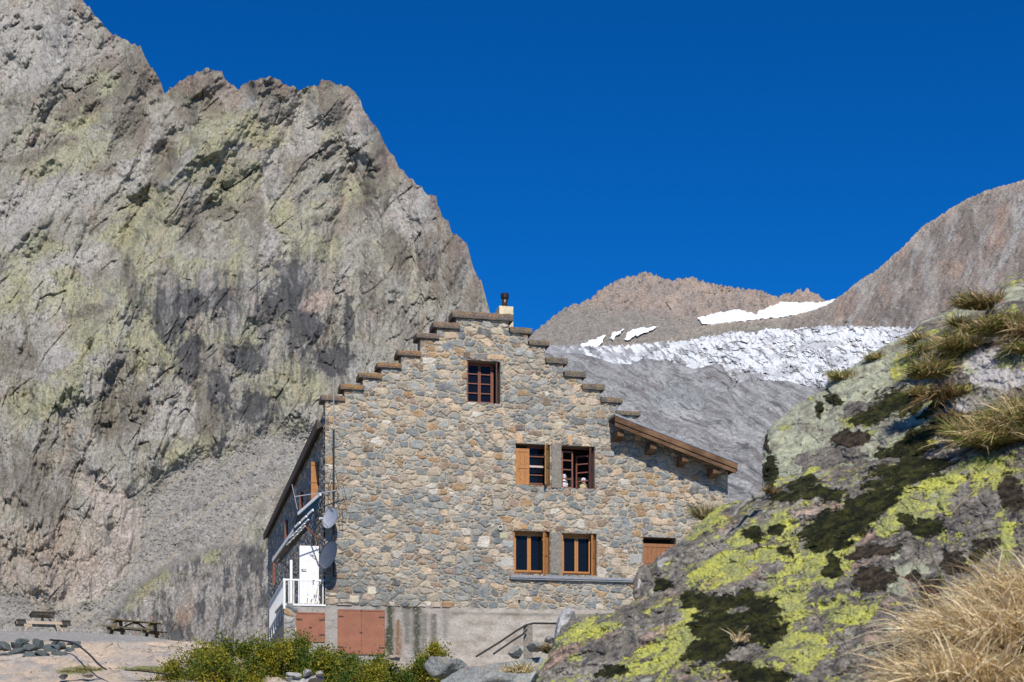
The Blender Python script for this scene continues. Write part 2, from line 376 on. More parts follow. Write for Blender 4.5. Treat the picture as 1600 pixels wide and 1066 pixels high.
PALE = [(105,735),(150,745),(210,770),(222,800),(215,870),(190,905),(130,945),(95,945),(120,880),(128,815),(150,790),(110,760)]
def lm_col(x, y):
    wx = x+30*fbm(x/60, y/60, 5, 63); wy = y+30*fbm(x/60+9, y/60, 5, 64)
    u = (x*.85-y*.53); v_ = (x*.53+y*.85)
    scr = np.maximum(sst(-8, 8, sdpoly(wx*.5+x*.5, wy*.5+y*.5, SCREE)), sst(-8, 8, sdpoly(wx*.5+x*.5, wy*.5+y*.5, SCREE2)))
    bul = sst(-4, 6, sdpoly(wx*.3+x*.7, wy*.3+y*.7, BULGE)); scr = scr*(1-bul)
    n = fbm(wx/70, wy/60, 6, 71, .6); n2 = fbm(x/16, y/14, 5, 72, .65); n3 = fbm(u/70, v_/18, 6, 73, .6)
    c = np.zeros(x.shape+(3,)); c[:] = (.29, .275, .232)
    c = mixc(c, (.20, .18, .148), sst(-.02, .3, n)*.7)
    c = mixc(c, (.39, .37, .33), sst(.0, .36, n3)*.6)
    p1 = lambda a_, b_, an: ((x*math.cos(an)+y*math.sin(an))/a_, (-x*math.sin(an)+y*math.cos(an))/b_)
    low = sst(330, 620, y+.2*x); e1 = p1(44, 120, R_(37)); e2 = p1(34, 110, R_(4))
    c = mixc(c, (.135, .112, .09), sst(.0, .34, lerp(fbm(e1[0], e1[1], 5, 79, .62), fbm(e2[0], e2[1], 5, 80, .62), low))*.55)
    c = mixc(c, (.44, .42, .385), sst(.04, .4, lerp(fbm(e1[0]*1.2+9, e1[1], 5, 83, .62), fbm(e2[0]*1.2+9, e2[1], 5, 84, .62), low))*.36)
    c = mixc(c, (.34, .265, .215), sst(.1, .4, fbm(wx/40+5, wy/50, 5, 74))*.6)
    # yellow-green map lichen on the ledges
    ln = fbm(wx/95+3, wy/55, 5, 75, .6)+.10*n2
    wl = .25+.9*np.clip(blob(x, y, 330, 270, 330, 260, 20), 0, 1)+.55*np.clip(blob(x, y, 120, 500, 220, 240), 0, 1)*2+.6*np.clip(blob(x, y, 390, 600, 150, 150), 0, 1)
    c = mixc(c, (.345, .34, .19), np.clip(sst(-.06, .4, ln+.10*(wl-.6))*wl, 0, .5))
    c = mixc(c, (.19, .17, .13), sst(.08, .4, fbm(wx/48, wy/40, 5, 76, .6))*.5)
    def regs(L, a0, a1, k_=.4):
        m = np.full(x.shape, -9.); qx = x+22*fbm(x/40, y/40, 5, 411, .62); qy = y+22*fbm(x/40+9, y/40, 5, 412, .62)
        for b in L: m = np.maximum(m, blob(qx, qy, *b))
        return sst(a0, a1, m+k_*n2*.8+.35*n3)
    c = mixc(c, (.385, .365, .335), regs([(50,70,110,75,0),(60,320,130,34,18),(140,300,110,16,24),(470,205,44,44,0),(425,290,16,70,0),(560,210,26,60,0),(230,235,70,9,38),(380,170,70,8,42),(300,240,70,8,55),(640,330,40,50,0),(110,410,80,18,20),(420,370,14,50,0),(260,660,60,30,20),(85,560,50,22,30)], -.1, .35)*.75)
    c = mixc(c, (.355, .345, .185), regs([(110,245,100,26,15),(60,450,90,30,10),(345,205,60,34,20),(405,210,50,26,0),(355,300,40,40,0),(490,385,52,28,-8),(440,330,30,20,0),(230,320,60,18,20),(210,400,30,60,30),(240,560,50,40,0),(150,520,70,28,10),(70,620,70,30,10),(460,600,50,40,0),(300,700,60,20,25),(130,190,60,14,20)], -.1, .45)*.45)
    c = mixc(c, (.165, .145, .115), regs([(306,150,44,52,0),(212,120,34,60,-20),(150,165,34,13,30),(110,170,40,10,35),(205,195,30,36,20),(425,140,40,22,0),(520,165,24,44,10),(400,335,22,44,20),(345,330,26,20,30),(617,395,20,46,10),(590,260,20,60,-20),(206,445,13,56,8),(25,560,50,34,0),(130,490,40,12,10),(190,650,60,40,0),(330,640,30,60,0),(60,240,70,10,20),(300,360,20,40,20),(700,420,30,60,-20),(60,760,60,60,0),(250,270,50,9,50),(480,440,20,60,0)], -.05, .35)*.75)
    # reddish broken tops
    rid = np.exp(-np.clip(y-RID_L(x), 0, 400)/55)
    c = mixc(c, (.23, .165, .135), rid*sst(-.15, .2, fbm(wx/45, wy/60, 4, 77))*.7)
    # black water streaks
    wz = x+6*fbm(x/40, y/60, 4, 65); st = sst(-.04, .16, fbm(wz/9, y/90, 6, 81, .68)+.12*n2+.05*n)
    reg = 0
    for b in ((455,480,95,75,0),(290,520,70,85,0),(340,470,130,70,0),(390,640,70,60,0),(480,560,60,50,0),(250,455,60,40,0)):
        reg = np.maximum(reg, sst(0, .45, blob(x, y, *b)+.5*n2*.6))
    c = mixc(c, (.062, .066, .076), np.clip(st*reg, 0, 1)*.6)
    bz = -9.0
    for b in ((262,500,26,48,10),(290,470,46,20,-10),(335,470,30,22,0),(455,450,26,52,15),(475,510,30,44,0),(430,480,24,30,0),(385,560,34,20,0),(520,560,34,26,0),(345,610,18,34,0),(400,640,28,30,0),(300,560,20,40,0),(415,520,14,40,0),(545,500,10,40,0)):
        bz = np.maximum(bz, blob(x+14*fbm(x/26, y/30, 5, 67, .62), y+18*fbm(x/20, y/40, 5, 68, .62), *b))
    c = mixc(c, (.055, .058, .066), sst(-.14, .14, bz+1.0*n2+.45*fbm(x/5, y/14, 4, 69))*.85)
    c = mixc(c, (.42, .33, .28), sst(.15, .5, blob(wx, wy, 497, 470, 45, 28)+0*n2)*.8)
    c = mixc(c, (.39, .37, .345), sst(.1, .3, fbm(wx/25, wy/80, 5, 85, .6))*.4*(y > 380))
    # pale pink fresh scar
    pa = sst(-8, 10, sdpoly(wx, wy, PALE)); c = mixc(c, (.46, .385, .335), np.clip(pa*(.55+.8*n2+.5*n3), 0, 1)*.9)
    pk = sst(0, .4, blob(wx, wy, 60, 880, 110, 80)); c = mixc(c, (.38, .30, .24), np.clip(pk*(.6+n), 0, 1)*.8)
    c = mixc(c, (.44, .42, .40), sst(0, .3, blob(wx, wy, 75, 490, 30, 90, 20))*np.clip(.4+n2, 0, 1)*.8)
    # scree
    g = .245+.07*fbm(u/90, v_/14, 5, 91)+.07*n2; cs = np.stack([g*1.04, g*.99, g*.91], -1)
    cs = mixc(cs, (.33, .32, .30), sst(.32, .4, fbm(x/6, y/5, 3, 92))*.9)
    cs = mixc(cs, (.13, .115, .095), sst(.15, .3, fbm(x/9, y/5, 4, 93, .65))*.65); cs = mixc(cs, (.30, .27, .22), sst(.1, .25, fbm(u/120, v_/12, 4, 90))*.7)
    c = lerp(c, cs, scr[..., None])
    # lower bulge: streaked black, orange, yellow crest
    e = sdpoly(wx*.3+x*.7, wy*.3+y*.7, BULGE)
    cb = np.zeros_like(c); cb[:] = (.25, .23, .205)
    cb = mixc(cb, (.06, .062, .066), sst(-.02, .14, fbm((x+9*fbm(x/40, y/50, 4, 66))/17, y/60, 6, 95, .7)+.1*sst(300, 400, x)-.02)*.85)
    cb = mixc(cb, (.30, .19, .12), sst(.05, .3, fbm(wx/30, wy/70, 4, 96))*sst(340, 250, x)*.8)
    cb = mixc(cb, (.33, .33, .16), sst(30, 6, e+22*n2)*sst(-.1, .2, n)*.6)
    cb = mixc(cb, (.42, .40, .36), sst(.05, .25, fbm(x/14, y/50, 5, 94, .65))*.5)
    c = lerp(c, cb, bul[..., None])
    # fine cracks
    ck = np.maximum.reduce([cracks(*p1(30, 110, R_(40)), 301, .02), cracks(*p1(22, 90, R_(2)), 302, .022), cracks(*p1(70, 22, R_(-24)), 303, .02), cracks(*p1(12, 34, R_(20)), 304, .035)*.8, cracks(*p1(9, 22, R_(48)), 307, .05)*.7*sst(.5, .2, low), cracks(*p1(7, 30, R_(6)), 308, .05)*.7*low, cracks(*p1(40, 9, R_(-18)), 309, .03)*.7])
    c = mixc(c, (.065, .058, .05), ck*sst(-.25, .15, n2+.3*n)*.85*(1-scr))
    c = mixc(c, (.10, .085, .07), sst(.12, .3, fbm(u/9, v_/5, 4, 97, .65))*.45*(1-scr))
    g2 = fbm(x/4.2, y/4.2, 3, 98, .85)
    return np.clip(c*(.97+.27*n2+.75*np.sign(g2)*np.abs(g2)**1.25+.16*fbm(u/16, v_/6, 4, 89, .7))[..., None], .02, .8)

m_left = rockmat('grey_lichen_rock', 2.6, .5, .72, 1.28, (1, 1, .7))
sheet('mountain', -260, 900, 1000, RID_L, 1160, 1060, lm_depth, lm_col, m_left, 250, (3.5, 14), seed=5,
      label='steep grey rock wall with yellow lichen and scree behind the house')

# far crest, right mountain
RID_F = curve([(700,640),(800,560),(835,518),(848,507),(862,496),(880,484),(892,477),(905,474),(921,467),(935,456),(950,446),(962,440),(985,432),(998,428),(1012,424),(1024,429),(1034,436),(1052,439),(1064,435),(1082,433),(1094,438),(1108,444),(1130,447),(1150,450),(1172,452),(1190,455),(1204,461),(1216,465),(1226,460),(1238,459),(1248,453),(1256,455),(1263,450),(1270,459),(1280,462),(1286,469),(1300,470),(1400,500),(1500,560)])
def fm_depth(x, y):
    wx = x+9*fbm(x/30, y/30, 4, 103); wy = y+9*fbm(x/30+9, y/30, 4, 104)
    h = 18*(ridged(wx/48, wy/60, 4, 111, .45)-.5)+20*pyr(wx/26, wy/38, 4, 112, .55)+2*crag(wx/22, wy/20, 3, 114, .6)+2.5*crag(x/8, y/9, 3, 113)
    d, s_ = dline(wx, wy, [(1012,424),(990,460),(930,500),(880,540)]); h += 16*np.exp(-np.sqrt((d/24)**2+.02))*(1+.5*np.tanh(s_*d/6))
    d, s_ = dline(wx, wy, [(1100,440),(1090,470),(1050,500)]); h += 12*np.exp(-d/18)
    flat = sst(470, 520, y+.05*(1100-x)); h *= (1-.5*flat)
    return 3100+(600-y)*5.0-h*3100/F
def fm_col(x, y):
    wx = x+12*fbm(x/30, y/30, 5, 123); wy = y+12*fbm(x/30+9, y/30, 5, 124); n2 = fbm(x/9, y/9, 5, 125, .65)
    c = np.zeros(x.shape+(3,)); c[:] = (.30, .25, .215)
    c = mixc(c, (.40, .31, .245), sst(-.05, .3, fbm(wx/26, wy/22, 5, 126, .6))*sst(1010, 1060, x+40*n2)*.9)
    c = mixc(c, (.34, .265, .21), sst(-.1, .3, fbm(wx/20, wy/30, 5, 127, .6))*.8*sst(525, 470, y))
    c = mixc(c, (.18, .155, .14), sst(.1, .3, fbm(wx/12, wy/16, 5, 128, .6))*.7)
    c = mixc(c, (.25, .225, .195), sst(487, 510, y+.1*(1100-x)+10*n2))
    return np.clip(c*(1+.3*n2[..., None]), .02, .8)
m_far = rockmat('ochre_crest_rock', .16, 7.0, .5, 1.5)
sheet('far_mountain', 700, 1500, 800, RID_F, 640, 330, fm_depth, fm_col, m_far, 900, (3.6, 9), seed=3,
      label='ochre jagged crest far behind the glacier')

RID_R = curve([(820,566),(860,548),(960,540),(1040,533),(1075,516),(1100,509),(1150,503),(1200,499),(1225,496),(1262,488),(1290,478),(1303,469),(1318,460),(1340,441),(1362,427),(1380,414),(1398,397),(1412,385),(1430,366),(1446,351),(1462,342),(1482,328),(1500,318),(1520,307),(1545,297),(1570,290),(1590,285),(1610,278),(1700,240),(1850,215),(2000,240)])
def rm_depth(x, y):
    u = x*.86+y*.5; v_ = -x*.5+y*.86
    wx = x+12*fbm(x/40, y/40, 4, 133); wy = y+12*fbm(x/40+9, y/40, 4, 134)
    h = 20*(ridged(u/46, v_/150, 4, 141, .45)-.5)+22*pyr(wx/80, wy/60, 3, 145, .5)+10*(ridged(wx/60, wy/50, 4, 142)-.5)+18*pyr(u/22, v_/60, 4, 143, .55)+1.5*crag(x/9, y/8, 3, 144)
    return 2300+(640-y)*3.4+0.5*(1600-x)-h*2300/F
def rm_col(x, y):
    u = x*.86+y*.5; v_ = -x*.5+y*.86; n2 = fbm(x/9, y/9, 5, 155, .65)
    c = np.zeros(x.shape+(3,)); c[:] = (.215, .185, .16)
    c = mixc(c, (.29, .205, .16), sst(-.05, .3, fbm(u/30, v_/70, 5, 156, .6))*.75)
    c = mixc(c, (.30, .295, .285), sst(.05, .35, fbm(u/22, v_/110, 5, 157, .6))*.7)
    c = mixc(c, (.12, .105, .10), sst(.1, .3, fbm(u/12, v_/40, 5, 158, .6))*.6)
    c = mixc(c, (.135, .118, .105), sst(-.02, .22, fbm(x/55, y/80, 5, 159, .6))*.65)
    c = mixc(c, (.34, .32, .295), sst(.05, .25, fbm(x/30+4, y/70, 5, 160, .6))*.45)
    c = mixc(c, (.235, .215, .18), sst(1330, 1180, x+30*n2)*.9)
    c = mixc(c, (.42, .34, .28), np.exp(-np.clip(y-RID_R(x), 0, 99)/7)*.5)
    return np.clip(c*(1+.3*n2[..., None]), .02, .8)
m_right = rockmat('red_grey_rock', .2, 5.0, .52, 1.48, (1, 1, .6), (0, R_(25), 0))
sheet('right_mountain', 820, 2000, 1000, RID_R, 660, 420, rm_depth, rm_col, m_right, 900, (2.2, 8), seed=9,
      label='reddish grey ridge rising on the right')

# glacier
G_TOP = curve([(840,538),(858,538),(866,543),(900,542),(960,541),(1000,538),(1030,535),(1062,534),(1090,529),(1110,525),(1150,519),(1172,520),(1200,514),(1230,516),(1260,512),(1300,509),(1340,511),(1380,512),(1422,512),(1500,516),(1650,524)])
G_BOT = curve([(840,552),(868,556),(900,554),(925,560),(958,570),(985,572),(1005,563),(1040,566),(1062,572),(1084,579),(1100,576),(1118,570),(1128,572),(1136,590),(1150,601),(1175,596),(1200,598),(1230,597),(1260,606),(1285,609),(1350,612),(1650,630)])
def gl_h(x, y):
    k = sst(880, 1150, x)
    wx = x+7*fbm(x/18, y/18, 4, 163); wy = y+7*fbm(x/18+9, y/18, 4, 164)
    u = wx*.75+wy*.66; v_ = -wx*.66+wy*.75
    return (8+16*k)*(ridged(u/19, v_/34, 4, 171)-.5)*1.6+(9+20*k)*pyr(wx/17, wy/13, 3, 172, .55, .3)+(1.5+2*k)*crag(x/6, y/5, 2, 173)+(5+14*k)*(ridged(x/46, y/22, 3, 174)-.5)-(5+14*k)*np.maximum(cracks((x+.8*y)/30, (y-.5*x)/15, 165, .05), cracks((x-.4*y)/22, (y+.3*x)/34, 166, .04))*sst(-.12, .2, fbm(x/34, y/26, 3, 163))
def gl_depth(x, y):
    return 1750+(612-y)*7.5-14*sst(0, 4, G_BOT(x)-y)-gl_h(x, y)*1750/F*1.15
def gl_col(x, y):
    n2 = fbm(x/7, y/7, 5, 175, .65); wx = x+12*n2; k = sst(880, 1180, x)
    u = x*.75+y*.66; v_ = -x*.66+y*.75
    c = np.zeros(x.shape+(3,)); c[:] = (.84, .85, .86)
    c = mixc(c, (.28, .31, .34), np.maximum(cracks((x+.8*y)/30, (y-.5*x)/15, 165, .045), cracks((x-.4*y)/22, (y+.3*x)/34, 166, .035))*.7*sst(-.12, .2, fbm(x/34, y/26, 3, 163)))
    c = mixc(c, (.66, .70, .73), sst(.0, .3, fbm(x/16, y/14, 4, 176))*.5)
    dirt = sst(.08, .24, fbm(u/26, v_/8, 5, 177, .65)-.10*k+.05+.07*(1-k)+.28*sst(26, 4, G_BOT(x)-y)*sst(.0, .2, fbm(x/60, y/60, 3, 178)+.12))
    c = mixc(c, (.22, .21, .205), dirt*.8)
    c = mixc(c, (.15, .15, .155), sst(.72, .9, ridged(u/34, v_/15, 3, 179)*(.85+.5*fbm(x/50, y/30, 3, 170)))*.85)
    c = mixc(c, (.42, .42, .425), sst(-.02, .25, fbm(x/60, y/24, 4, 169)-.15*k+.1)*.6)
    c = mixc(c, (.27, .26, .255), sst(0, .5, blob(x, y, 873, 559, 24, 9)+n2*.5))
    c = mixc(c, (.30, .285, .27), sst(0, .5, blob(x, y, 1165, 590, 50, 16, -10)+n2*1.2)*.7)
    return c
gm = NT('glacier_ice'); gm.b.inputs['Roughness'].default_value = .6
gn = gm.noise(.12, 8, .65); gm.col(gm.val(gn, gm.attr('Col', 'Color'), .82, 1.08)); gm.bump(gn, 4.0)
px_g = None
G_B2 = lambda x: G_BOT(x)+7*(ridged(x/17, x*0+2, 4, 168)-.45)
sheet('glacier', 840, 1650, 1100, G_TOP, G_B2, 190, gl_depth, gl_col, gm.m, 500, (3.2, 9), seed=4,
      label='white crevassed glacier tongue between the mountains')

# polished slabs under the glacier
SL_TOP = lambda x: G_BOT(x)-16
def sl_depth(x, y):
    wx = x+22*fbm(x/70, y/70, 4, 183); wy = y+22*fbm(x/70+9, y/70, 4, 184)
    u = wx*.80+wy*.60; v_ = -wx*.5+wy*.86
    h = 7*np.round(1.6*fbm(u/120, v_/50, 3, 196)*4)/1.0*.5-5*np.maximum(cracks(u/160, v_/44, 197, .02), cracks(x/60, y/90, 198, .012))+38*(ridged(u/150, v_/60, 4, 191, .45)-.5)+20*fbm(wx/90, wy/45, 4, 192)+11*pyr(u/90, v_/34, 4, 193, .5)+2.5*(ridged(u/60, v_/14, 3, 195)-.5)+1.2*crag(x/11, y/7, 3, 194)
    for pts, a, w_ in (([(1105,590),(1060,612),(990,600),(950,620),(880,600)], 12, 12), ([(1200,600),(1120,615),(1060,660),(1000,690)], 12, 16)):
        d, s_ = dline(wx, wy, pts); h += a*np.exp(-d/w_)*(np.tanh(s_*d/4)+.4)
    d, s_ = dline(x, y, [(1128,572),(1136,592),(1142,604),(1110,608),(1080,612)]); h -= 16*np.exp(-d/4)
    return 1500*np.exp(-(y-560)/330.)+90-h*(1400*np.exp(-(y-560)/330.))/F+1100*sst(1, -6, y-G_BOT(x))
def sl_col(x, y):
    wx = x+14*fbm(x/90, y/90, 4, 203); wy = y+14*fbm(x/90+9, y/90, 4, 204); n2 = fbm(x/9, y/8, 5, 205, .65)
    u = wx*.80+wy*.60; v_ = -wx*.5+wy*.86
    c = np.zeros(x.shape+(3,)); c[:] = (.255, .255, .248)
    c = mixc(c, (.36, .36, .35), sst(-.05, .3, fbm(u/110, v_/26, 5, 206, .6))*.8)
    c = mixc(c, (.17, .145, .14), sst(.08, .3, fbm(u/80, v_/14, 5, 207, .6))*.75)
    c = mixc(c, (.24, .265, .26), sst(0, .5, blob(wx, wy, 1060, 620, 60, 25, 0))*.5)
    c = mixc(c, (.12, .115, .115), sst(.02, .22, fbm(u/34, v_/5, 5, 210, .65))*.6)
    c = mixc(c, (.36, .355, .35), sst(.06, .26, fbm(u/44+9, v_/6, 5, 211, .65))*.55)
    c = mixc(c, (.085, .085, .09), sst(.2, .34, fbm(u/60, v_/9, 4, 208, .6))*.8)
    c = mixc(c, (.40, .40, .395), sst(.1, .3, fbm(u/50, v_/20, 5, 209, .6))*.5)
    c = mixc(c, (.08, .08, .08), np.maximum.reduce([cracks(u/70, v_/16, 305, .03), cracks(x/24, y/40, 306, .02), cracks(u/160, v_/44, 197, .015)])*.7)
    return np.clip(c*(1+.34*n2[..., None]), .02, .8)
m_slab = rockmat('polished_grey_rock', .3, 2.2, .62, 1.38, (1, 1, .5), (0, R_(-35), 0))
sheet('rock_slope', 780, 1500, 700, SL_TOP, 1160, 640, sl_depth, sl_col, m_slab, 300, label='smooth grey ice-worn rock slope below the glacier')

# snow patches, each a low bank lying on the crest slope
snm = NT('old_snow'); sn_ = snm.noise(.05, 6, .6); snm.col(snm.val(sn_, snm.mix(0.0, (.9, .92, .95), (1,1,1)), .72, 1.1)); snm.bump(sn_, 2.0)
def polymesh(name, poly, res, depthf, R, lift, mat, noise_amp=1.0, noise_s=6, thick=1.0, attrf=None, parent=None, seed=0, back=6):
    """a body with the outline poly: rounded rim, relief from depthf, closed at the back"""
    xs = [p[0] for p in poly]; ys = [p[1] for p in poly]
    px = np.concatenate([np.arange(min(xs)-3, min(max(xs)+3, 1630), res), np.arange(1630, max(xs)+3, res*4)]) if max(xs) > 1640 else np.arange(min(xs)-3, max(xs)+3, res); py = np.arange(min(ys)-3, max(ys)+3, res)
    X, Y = np.meshgrid(px, py)
    sd_ = sdpoly(X, Y, poly)+noise_amp*fbm(X/noise_s, Y/noise_s, 4, 301+seed)*1.6
    e = np.clip(sd_/R, 0, 1); rnd = lift*(1-np.sqrt(np.clip(1-(1-e)**2, 0, 1)))
    d = depthf(X, Y); df = d+rnd*d/F
    keep = (sd_[:-1, :-1] > 0) & (sd_[1:, :-1] > 0) & (sd_[:-1, 1:] > 0) & (sd_[1:, 1:] > 0)
    V = np.stack([(X-CX)/F*df, df, ZC+(HY-Y)/F*df], -1).reshape(-1, 3)
    Q = gridq(len(py), len(px), keep); at_ = attrf(X, Y) if attrf else {}
    at_ = {k: v.reshape(-1, v.shape[-1]) if v.ndim == 3 else v.ravel() for k, v in at_.items()}
    V, Q, at_ = compact(V, Q, at_)
    Xb, Yb = X[::back, ::back], Y[::back, ::back]; sb = sd_[::back, ::back]; eb = np.clip(sb/R, 0, 1)
    kb = (sb[:-1, :-1] > 0) & (sb[1:, :-1] > 0) & (sb[:-1, 1:] > 0) & (sb[1:, 1:] > 0)
    db = d[::back, ::back]; db = db+lift*db/F+thick*eb
    Vb = np.stack([(Xb-CX)/F*db, db, ZC+(HY-Yb)/F*db], -1).reshape(-1, 3)
    if kb.any():
        Vb, Qb, _ = compact(Vb, gridq(Xb.shape[0], Xb.shape[1], kb)[:, ::-1], {})
        at_ = {k: np.concatenate([v, np.repeat(v[:1], len(Vb), 0)]) for k, v in at_.items()}
        Q = np.concatenate([Q, Qb+len(V)]); V = np.concatenate([V, Vb])
    return npmesh(name, V, Q, mat, parent, at_)
for poly, lab in (([(1090,497),(1105,492),(1125,487),(1158,484),(1172,488),(1182,489),(1200,479),(1222,471),(1250,472),(1280,472),(1308,466),(1296,478),(1262,489),(1222,496),(1160,502),(1112,509),(1098,507)], 'largest white snow patch below the ochre crest'),
                  ([(904,540),(922,531),(946,524),(942,535),(934,542),(905,544)], 'leftmost small snow patch above the glacier edge'),
                  ([(953,528),(958,518),(974,514),(969,521),(958,531)], 'tiny middle snow patch between two others on the crest slope'),
                  ([(976,531),(980,518),(992,513),(1010,511),(1030,510),(1012,519),(992,527),(982,533)], 'small tapering snow patch right of the tiny one')):
    o = polymesh('snow_patch', poly, .8, lambda X, Y: 3100+(600-Y)*5.0-26+.45*(fm_depth(X, Y)-3100-(600-Y)*5.0), 5, 3, snm.m, 2.6, 8, 20, seed=int(poly[0][0]))
    tag(o, lab, 'snow', 'snow patches on the crest slope')
# ---------------------------------------------------------------- ground
def ground():
    ax = np.concatenate([-np.geomspace(9000, 62, 26), np.linspace(-60, 60, 241), np.geomspace(62, 9000, 26)])
    ay = np.concatenate([-np.geomspace(3000, 22, 16), np.linspace(-20, 80, 201), np.geomspace(82, 9000, 34)])
    X, Y = np.meshgrid(ax, ay)
    z = np.interp(Y, [10, 20, 30, 34.5, 36.5, 38], [0, .7, 1.7, 2.25, 2.9, 3.35])-40*sst(80, 260, Y)-6*sst(14, 60, np.abs(X))*sst(120, 40, np.abs(Y))
    z += .25*fbm(X/6, Y/6, 5, 401)*sst(400, 80, np.hypot(X, Y)) + .12*crag(X/2.5, Y/2.5, 3, 402)*sst(60, 40, np.abs(X))
    z = np.where((np.abs(X) < 4) & (Y < 9) & (Y > -4), np.minimum(z, -.05), z)
    n = fbm(X/3, Y/3, 5, 403); c = np.zeros(X.shape+(3,)); c[:] = (.26, .23, .19)
    c = mixc(c, (.13, .14, .06), sst(0, .25, n)*.7); c = mixc(c, (.33, .28, .23), sst(.1, .3, -n))
    V = np.stack([X, Y, z], -1)
    o = npmesh('ground', V, gridq(len(ay), len(ax)), rockmat('gravelly_ground', 7, .03), attrs={'Col': c.reshape(-1, 3)}, origin=(0,0,0))
    tag(o, kind='structure')
ground()

# smooth ice-worn ledge carrying the picnic terrace
LIP = curve([(-200,985),(0,986),(110,987),(160,990),(215,993),(250,998),(285,1003),(310,1002),(340,1010),(357,1020),(400,1040),(470,1075)])
def ledge():
    nx, ny = 620, 190
    px = np.linspace(-200, 470, nx); v = np.linspace(0, 1, ny)[:, None]
    lp = LIP(px)-1.2*fbm(px/14, px*0, 4, 411)
    PX = np.repeat(px[None], ny, 0); PY = 1165+(lp-1165)[None]*v
    wx = PX+14*fbm(PX/50, PY/26, 4, 412); wy = PY+8*fbm(PX/50+5, PY/26, 4, 413)
    # depth: steep-ish polished humps, then the flat gravel
    d = 31+np.interp(PY, [960, 985, 1003, 1030, 1066, 1165], [9.6, 8.6, 7.0, 5.4, 3.0, 0])
    h = 9*pyr(wx/70, wy/22, 4, 419)+14*(fbm(wx/80, wy/22, 4, 414))-4*np.maximum(cracks(wx/90, wy/24, 431, .02), cracks(wx/40, wy/60, 432, .012))+6*(ridged(wx/120, wy/20, 4, 415)-.5)+2.2*crag(wx/22, wy/9, 4, 416)
    s_, _ = dline(wx, wy, [(230,1022),(285,1012),(330,1008)]); h -= 5*np.exp(-s_/3)
    s_, _ = dline(wx, wy, [(-50,1050),(90,1030),(160,1048),(260,1040)]); h -= 7*np.exp(-s_/4)
    s_, _ = dline(wx, wy, [(130,1000),(200,1020),(260,1026),(300,1040)]); h -= 5*np.exp(-s_/3)
    grav = sst(1006, 1000, PY+3*fbm(PX/20, PY/5, 3, 417))*sst(290, 250, PX)
    h = lerp(h, .8*fbm(PX/6, PY/3, 4, 418), grav)
    d = d-h*d/F*1.2
    V = np.stack([(PX-CX)/F*d, d, ZC+(HY-PY)/F*d], -1)
    n2 = fbm(PX/8, PY/5, 5, 421, .65); n = fbm(wx/60, wy/14, 5, 422)
    c = np.zeros(PX.shape+(3,)); c[:] = (.42, .345, .27)
    c = mixc(c, (.36, .32, .28), sst(-.05, .25, n)*.8); c = mixc(c, (.52, .40, .29), sst(.05, .3, -n)*.7)
    c = mixc(c, (.25, .235, .215), sst(.12, .3, fbm(wx/30, wy/8, 5, 423))*.7)
    c = mixc(c, (.12, .10, .08), cracks(wx/90, wy/24, 431, .015)*.7)
    c = mixc(c, (.27, .26, .24), grav)
    c = mixc(c, (.15, .16, .05), sst(0, .4, np.maximum(blob(wx, wy, 125, 1048, 42, 9), np.maximum(blob(wx, wy, 330, 1002, 30, 5), blob(wx, wy, 230, 1046, 55, 5)))+n2*.6)*.85)
    c = np.clip(c*(1+.25*n2[..., None]), .02, .8)
    rows = []
    for k, dy in enumerate((.6, 3, 10, 22, 30, 45)):
        q = V[-1].copy(); q[:, 1] += dy; q[:, 0] *= (V[-1][:, 1]+dy)/V[-1][:, 1]
        q[:, 2] -= (.02, .05, .1, .3, 3, 9)[k]; rows.append(q)
    VV = np.concatenate([V, np.stack(rows)]); cc = np.concatenate([c, np.repeat(c[-1:], 6, 0)])
    o = npmesh('rock_ledge', VV, gridq(VV.shape[0], nx), rockmat('tan_polished_rock', 14, .03, .8, 1.2, (1,1,2)), attrs={'Col': cc.reshape(-1, 3)})
    tag(o, 'smooth tan ice-worn rock ledge carrying the picnic terrace', kind='structure')
ledge()

# loose rocks
def rock(name, cx, cy, d, rx, ry, rz, mat, seed, label, cat='rock', group=None, flat=.0, ang=0, colf=None, n=40):
    """an angular boulder: a ball cut by random planes, roughened"""
    g = np.random.default_rng(seed); th = np.linspace(0, math.pi, n)[:, None]; ph = np.linspace(0, 2*math.pi, 2*n+1)[None]
    D = np.stack([np.sin(th)*np.cos(ph), np.sin(th)*np.sin(ph), np.cos(th)+0*ph], -1).reshape(-1, 3)
    r = np.full(len(D), 1.25)
    for k in range(16 if n > 20 else 9):
        q = g.normal(size=3); q /= np.linalg.norm(q); o_ = g.uniform(.72, 1.0) if n > 20 else g.uniform(.5, .85); dd = D@q
        r = np.minimum(r, np.where(dd > .05, o_/np.maximum(dd, .05), 9))
    r *= 1+.05*fbm(D[:, 0]*3+D[:, 2]*2+seed, D[:, 1]*3-D[:, 2], 4, seed)
    P = D*r[:, None]*np.array([rx, ry, rz])
    a = R_(ang); P = np.c_[P[:, 0]*math.cos(a)-P[:, 2]*math.sin(a), P[:, 1], P[:, 0]*math.sin(a)+P[:, 2]*math.cos(a)]
    P += at(cx, cy, d)
    c = np.full((len(P), 3), .3) if colf is None else colf(P-at(cx, cy, d))
    i = np.arange(n*(2*n+1)).reshape(n, 2*n+1)
    Q = np.stack([i[:-1, :-1], i[1:, :-1], i[1:, 1:], i[:-1, 1:]], -1).reshape(-1, 4)
    o = npmesh(name, P, Q, mat, attrs={'Col': c}, smooth=n > 20)
    m = o.modifiers.new('w', 'WELD'); m.merge_threshold = 1e-4
    return tag(o, label, cat, group)
m_dk = rockmat('dark_slate_stone', 22, .02, .6, 1.5)
g_ = np.random.default_rng(3)
def flatcol(base, v=.15):
    return lambda P: np.clip(np.array(base)*(1+v*fbm(P[:, 0]*5+3, P[:, 2]*6+P[:, 1]*3, 4, 9)[:, None]), .01, .9)
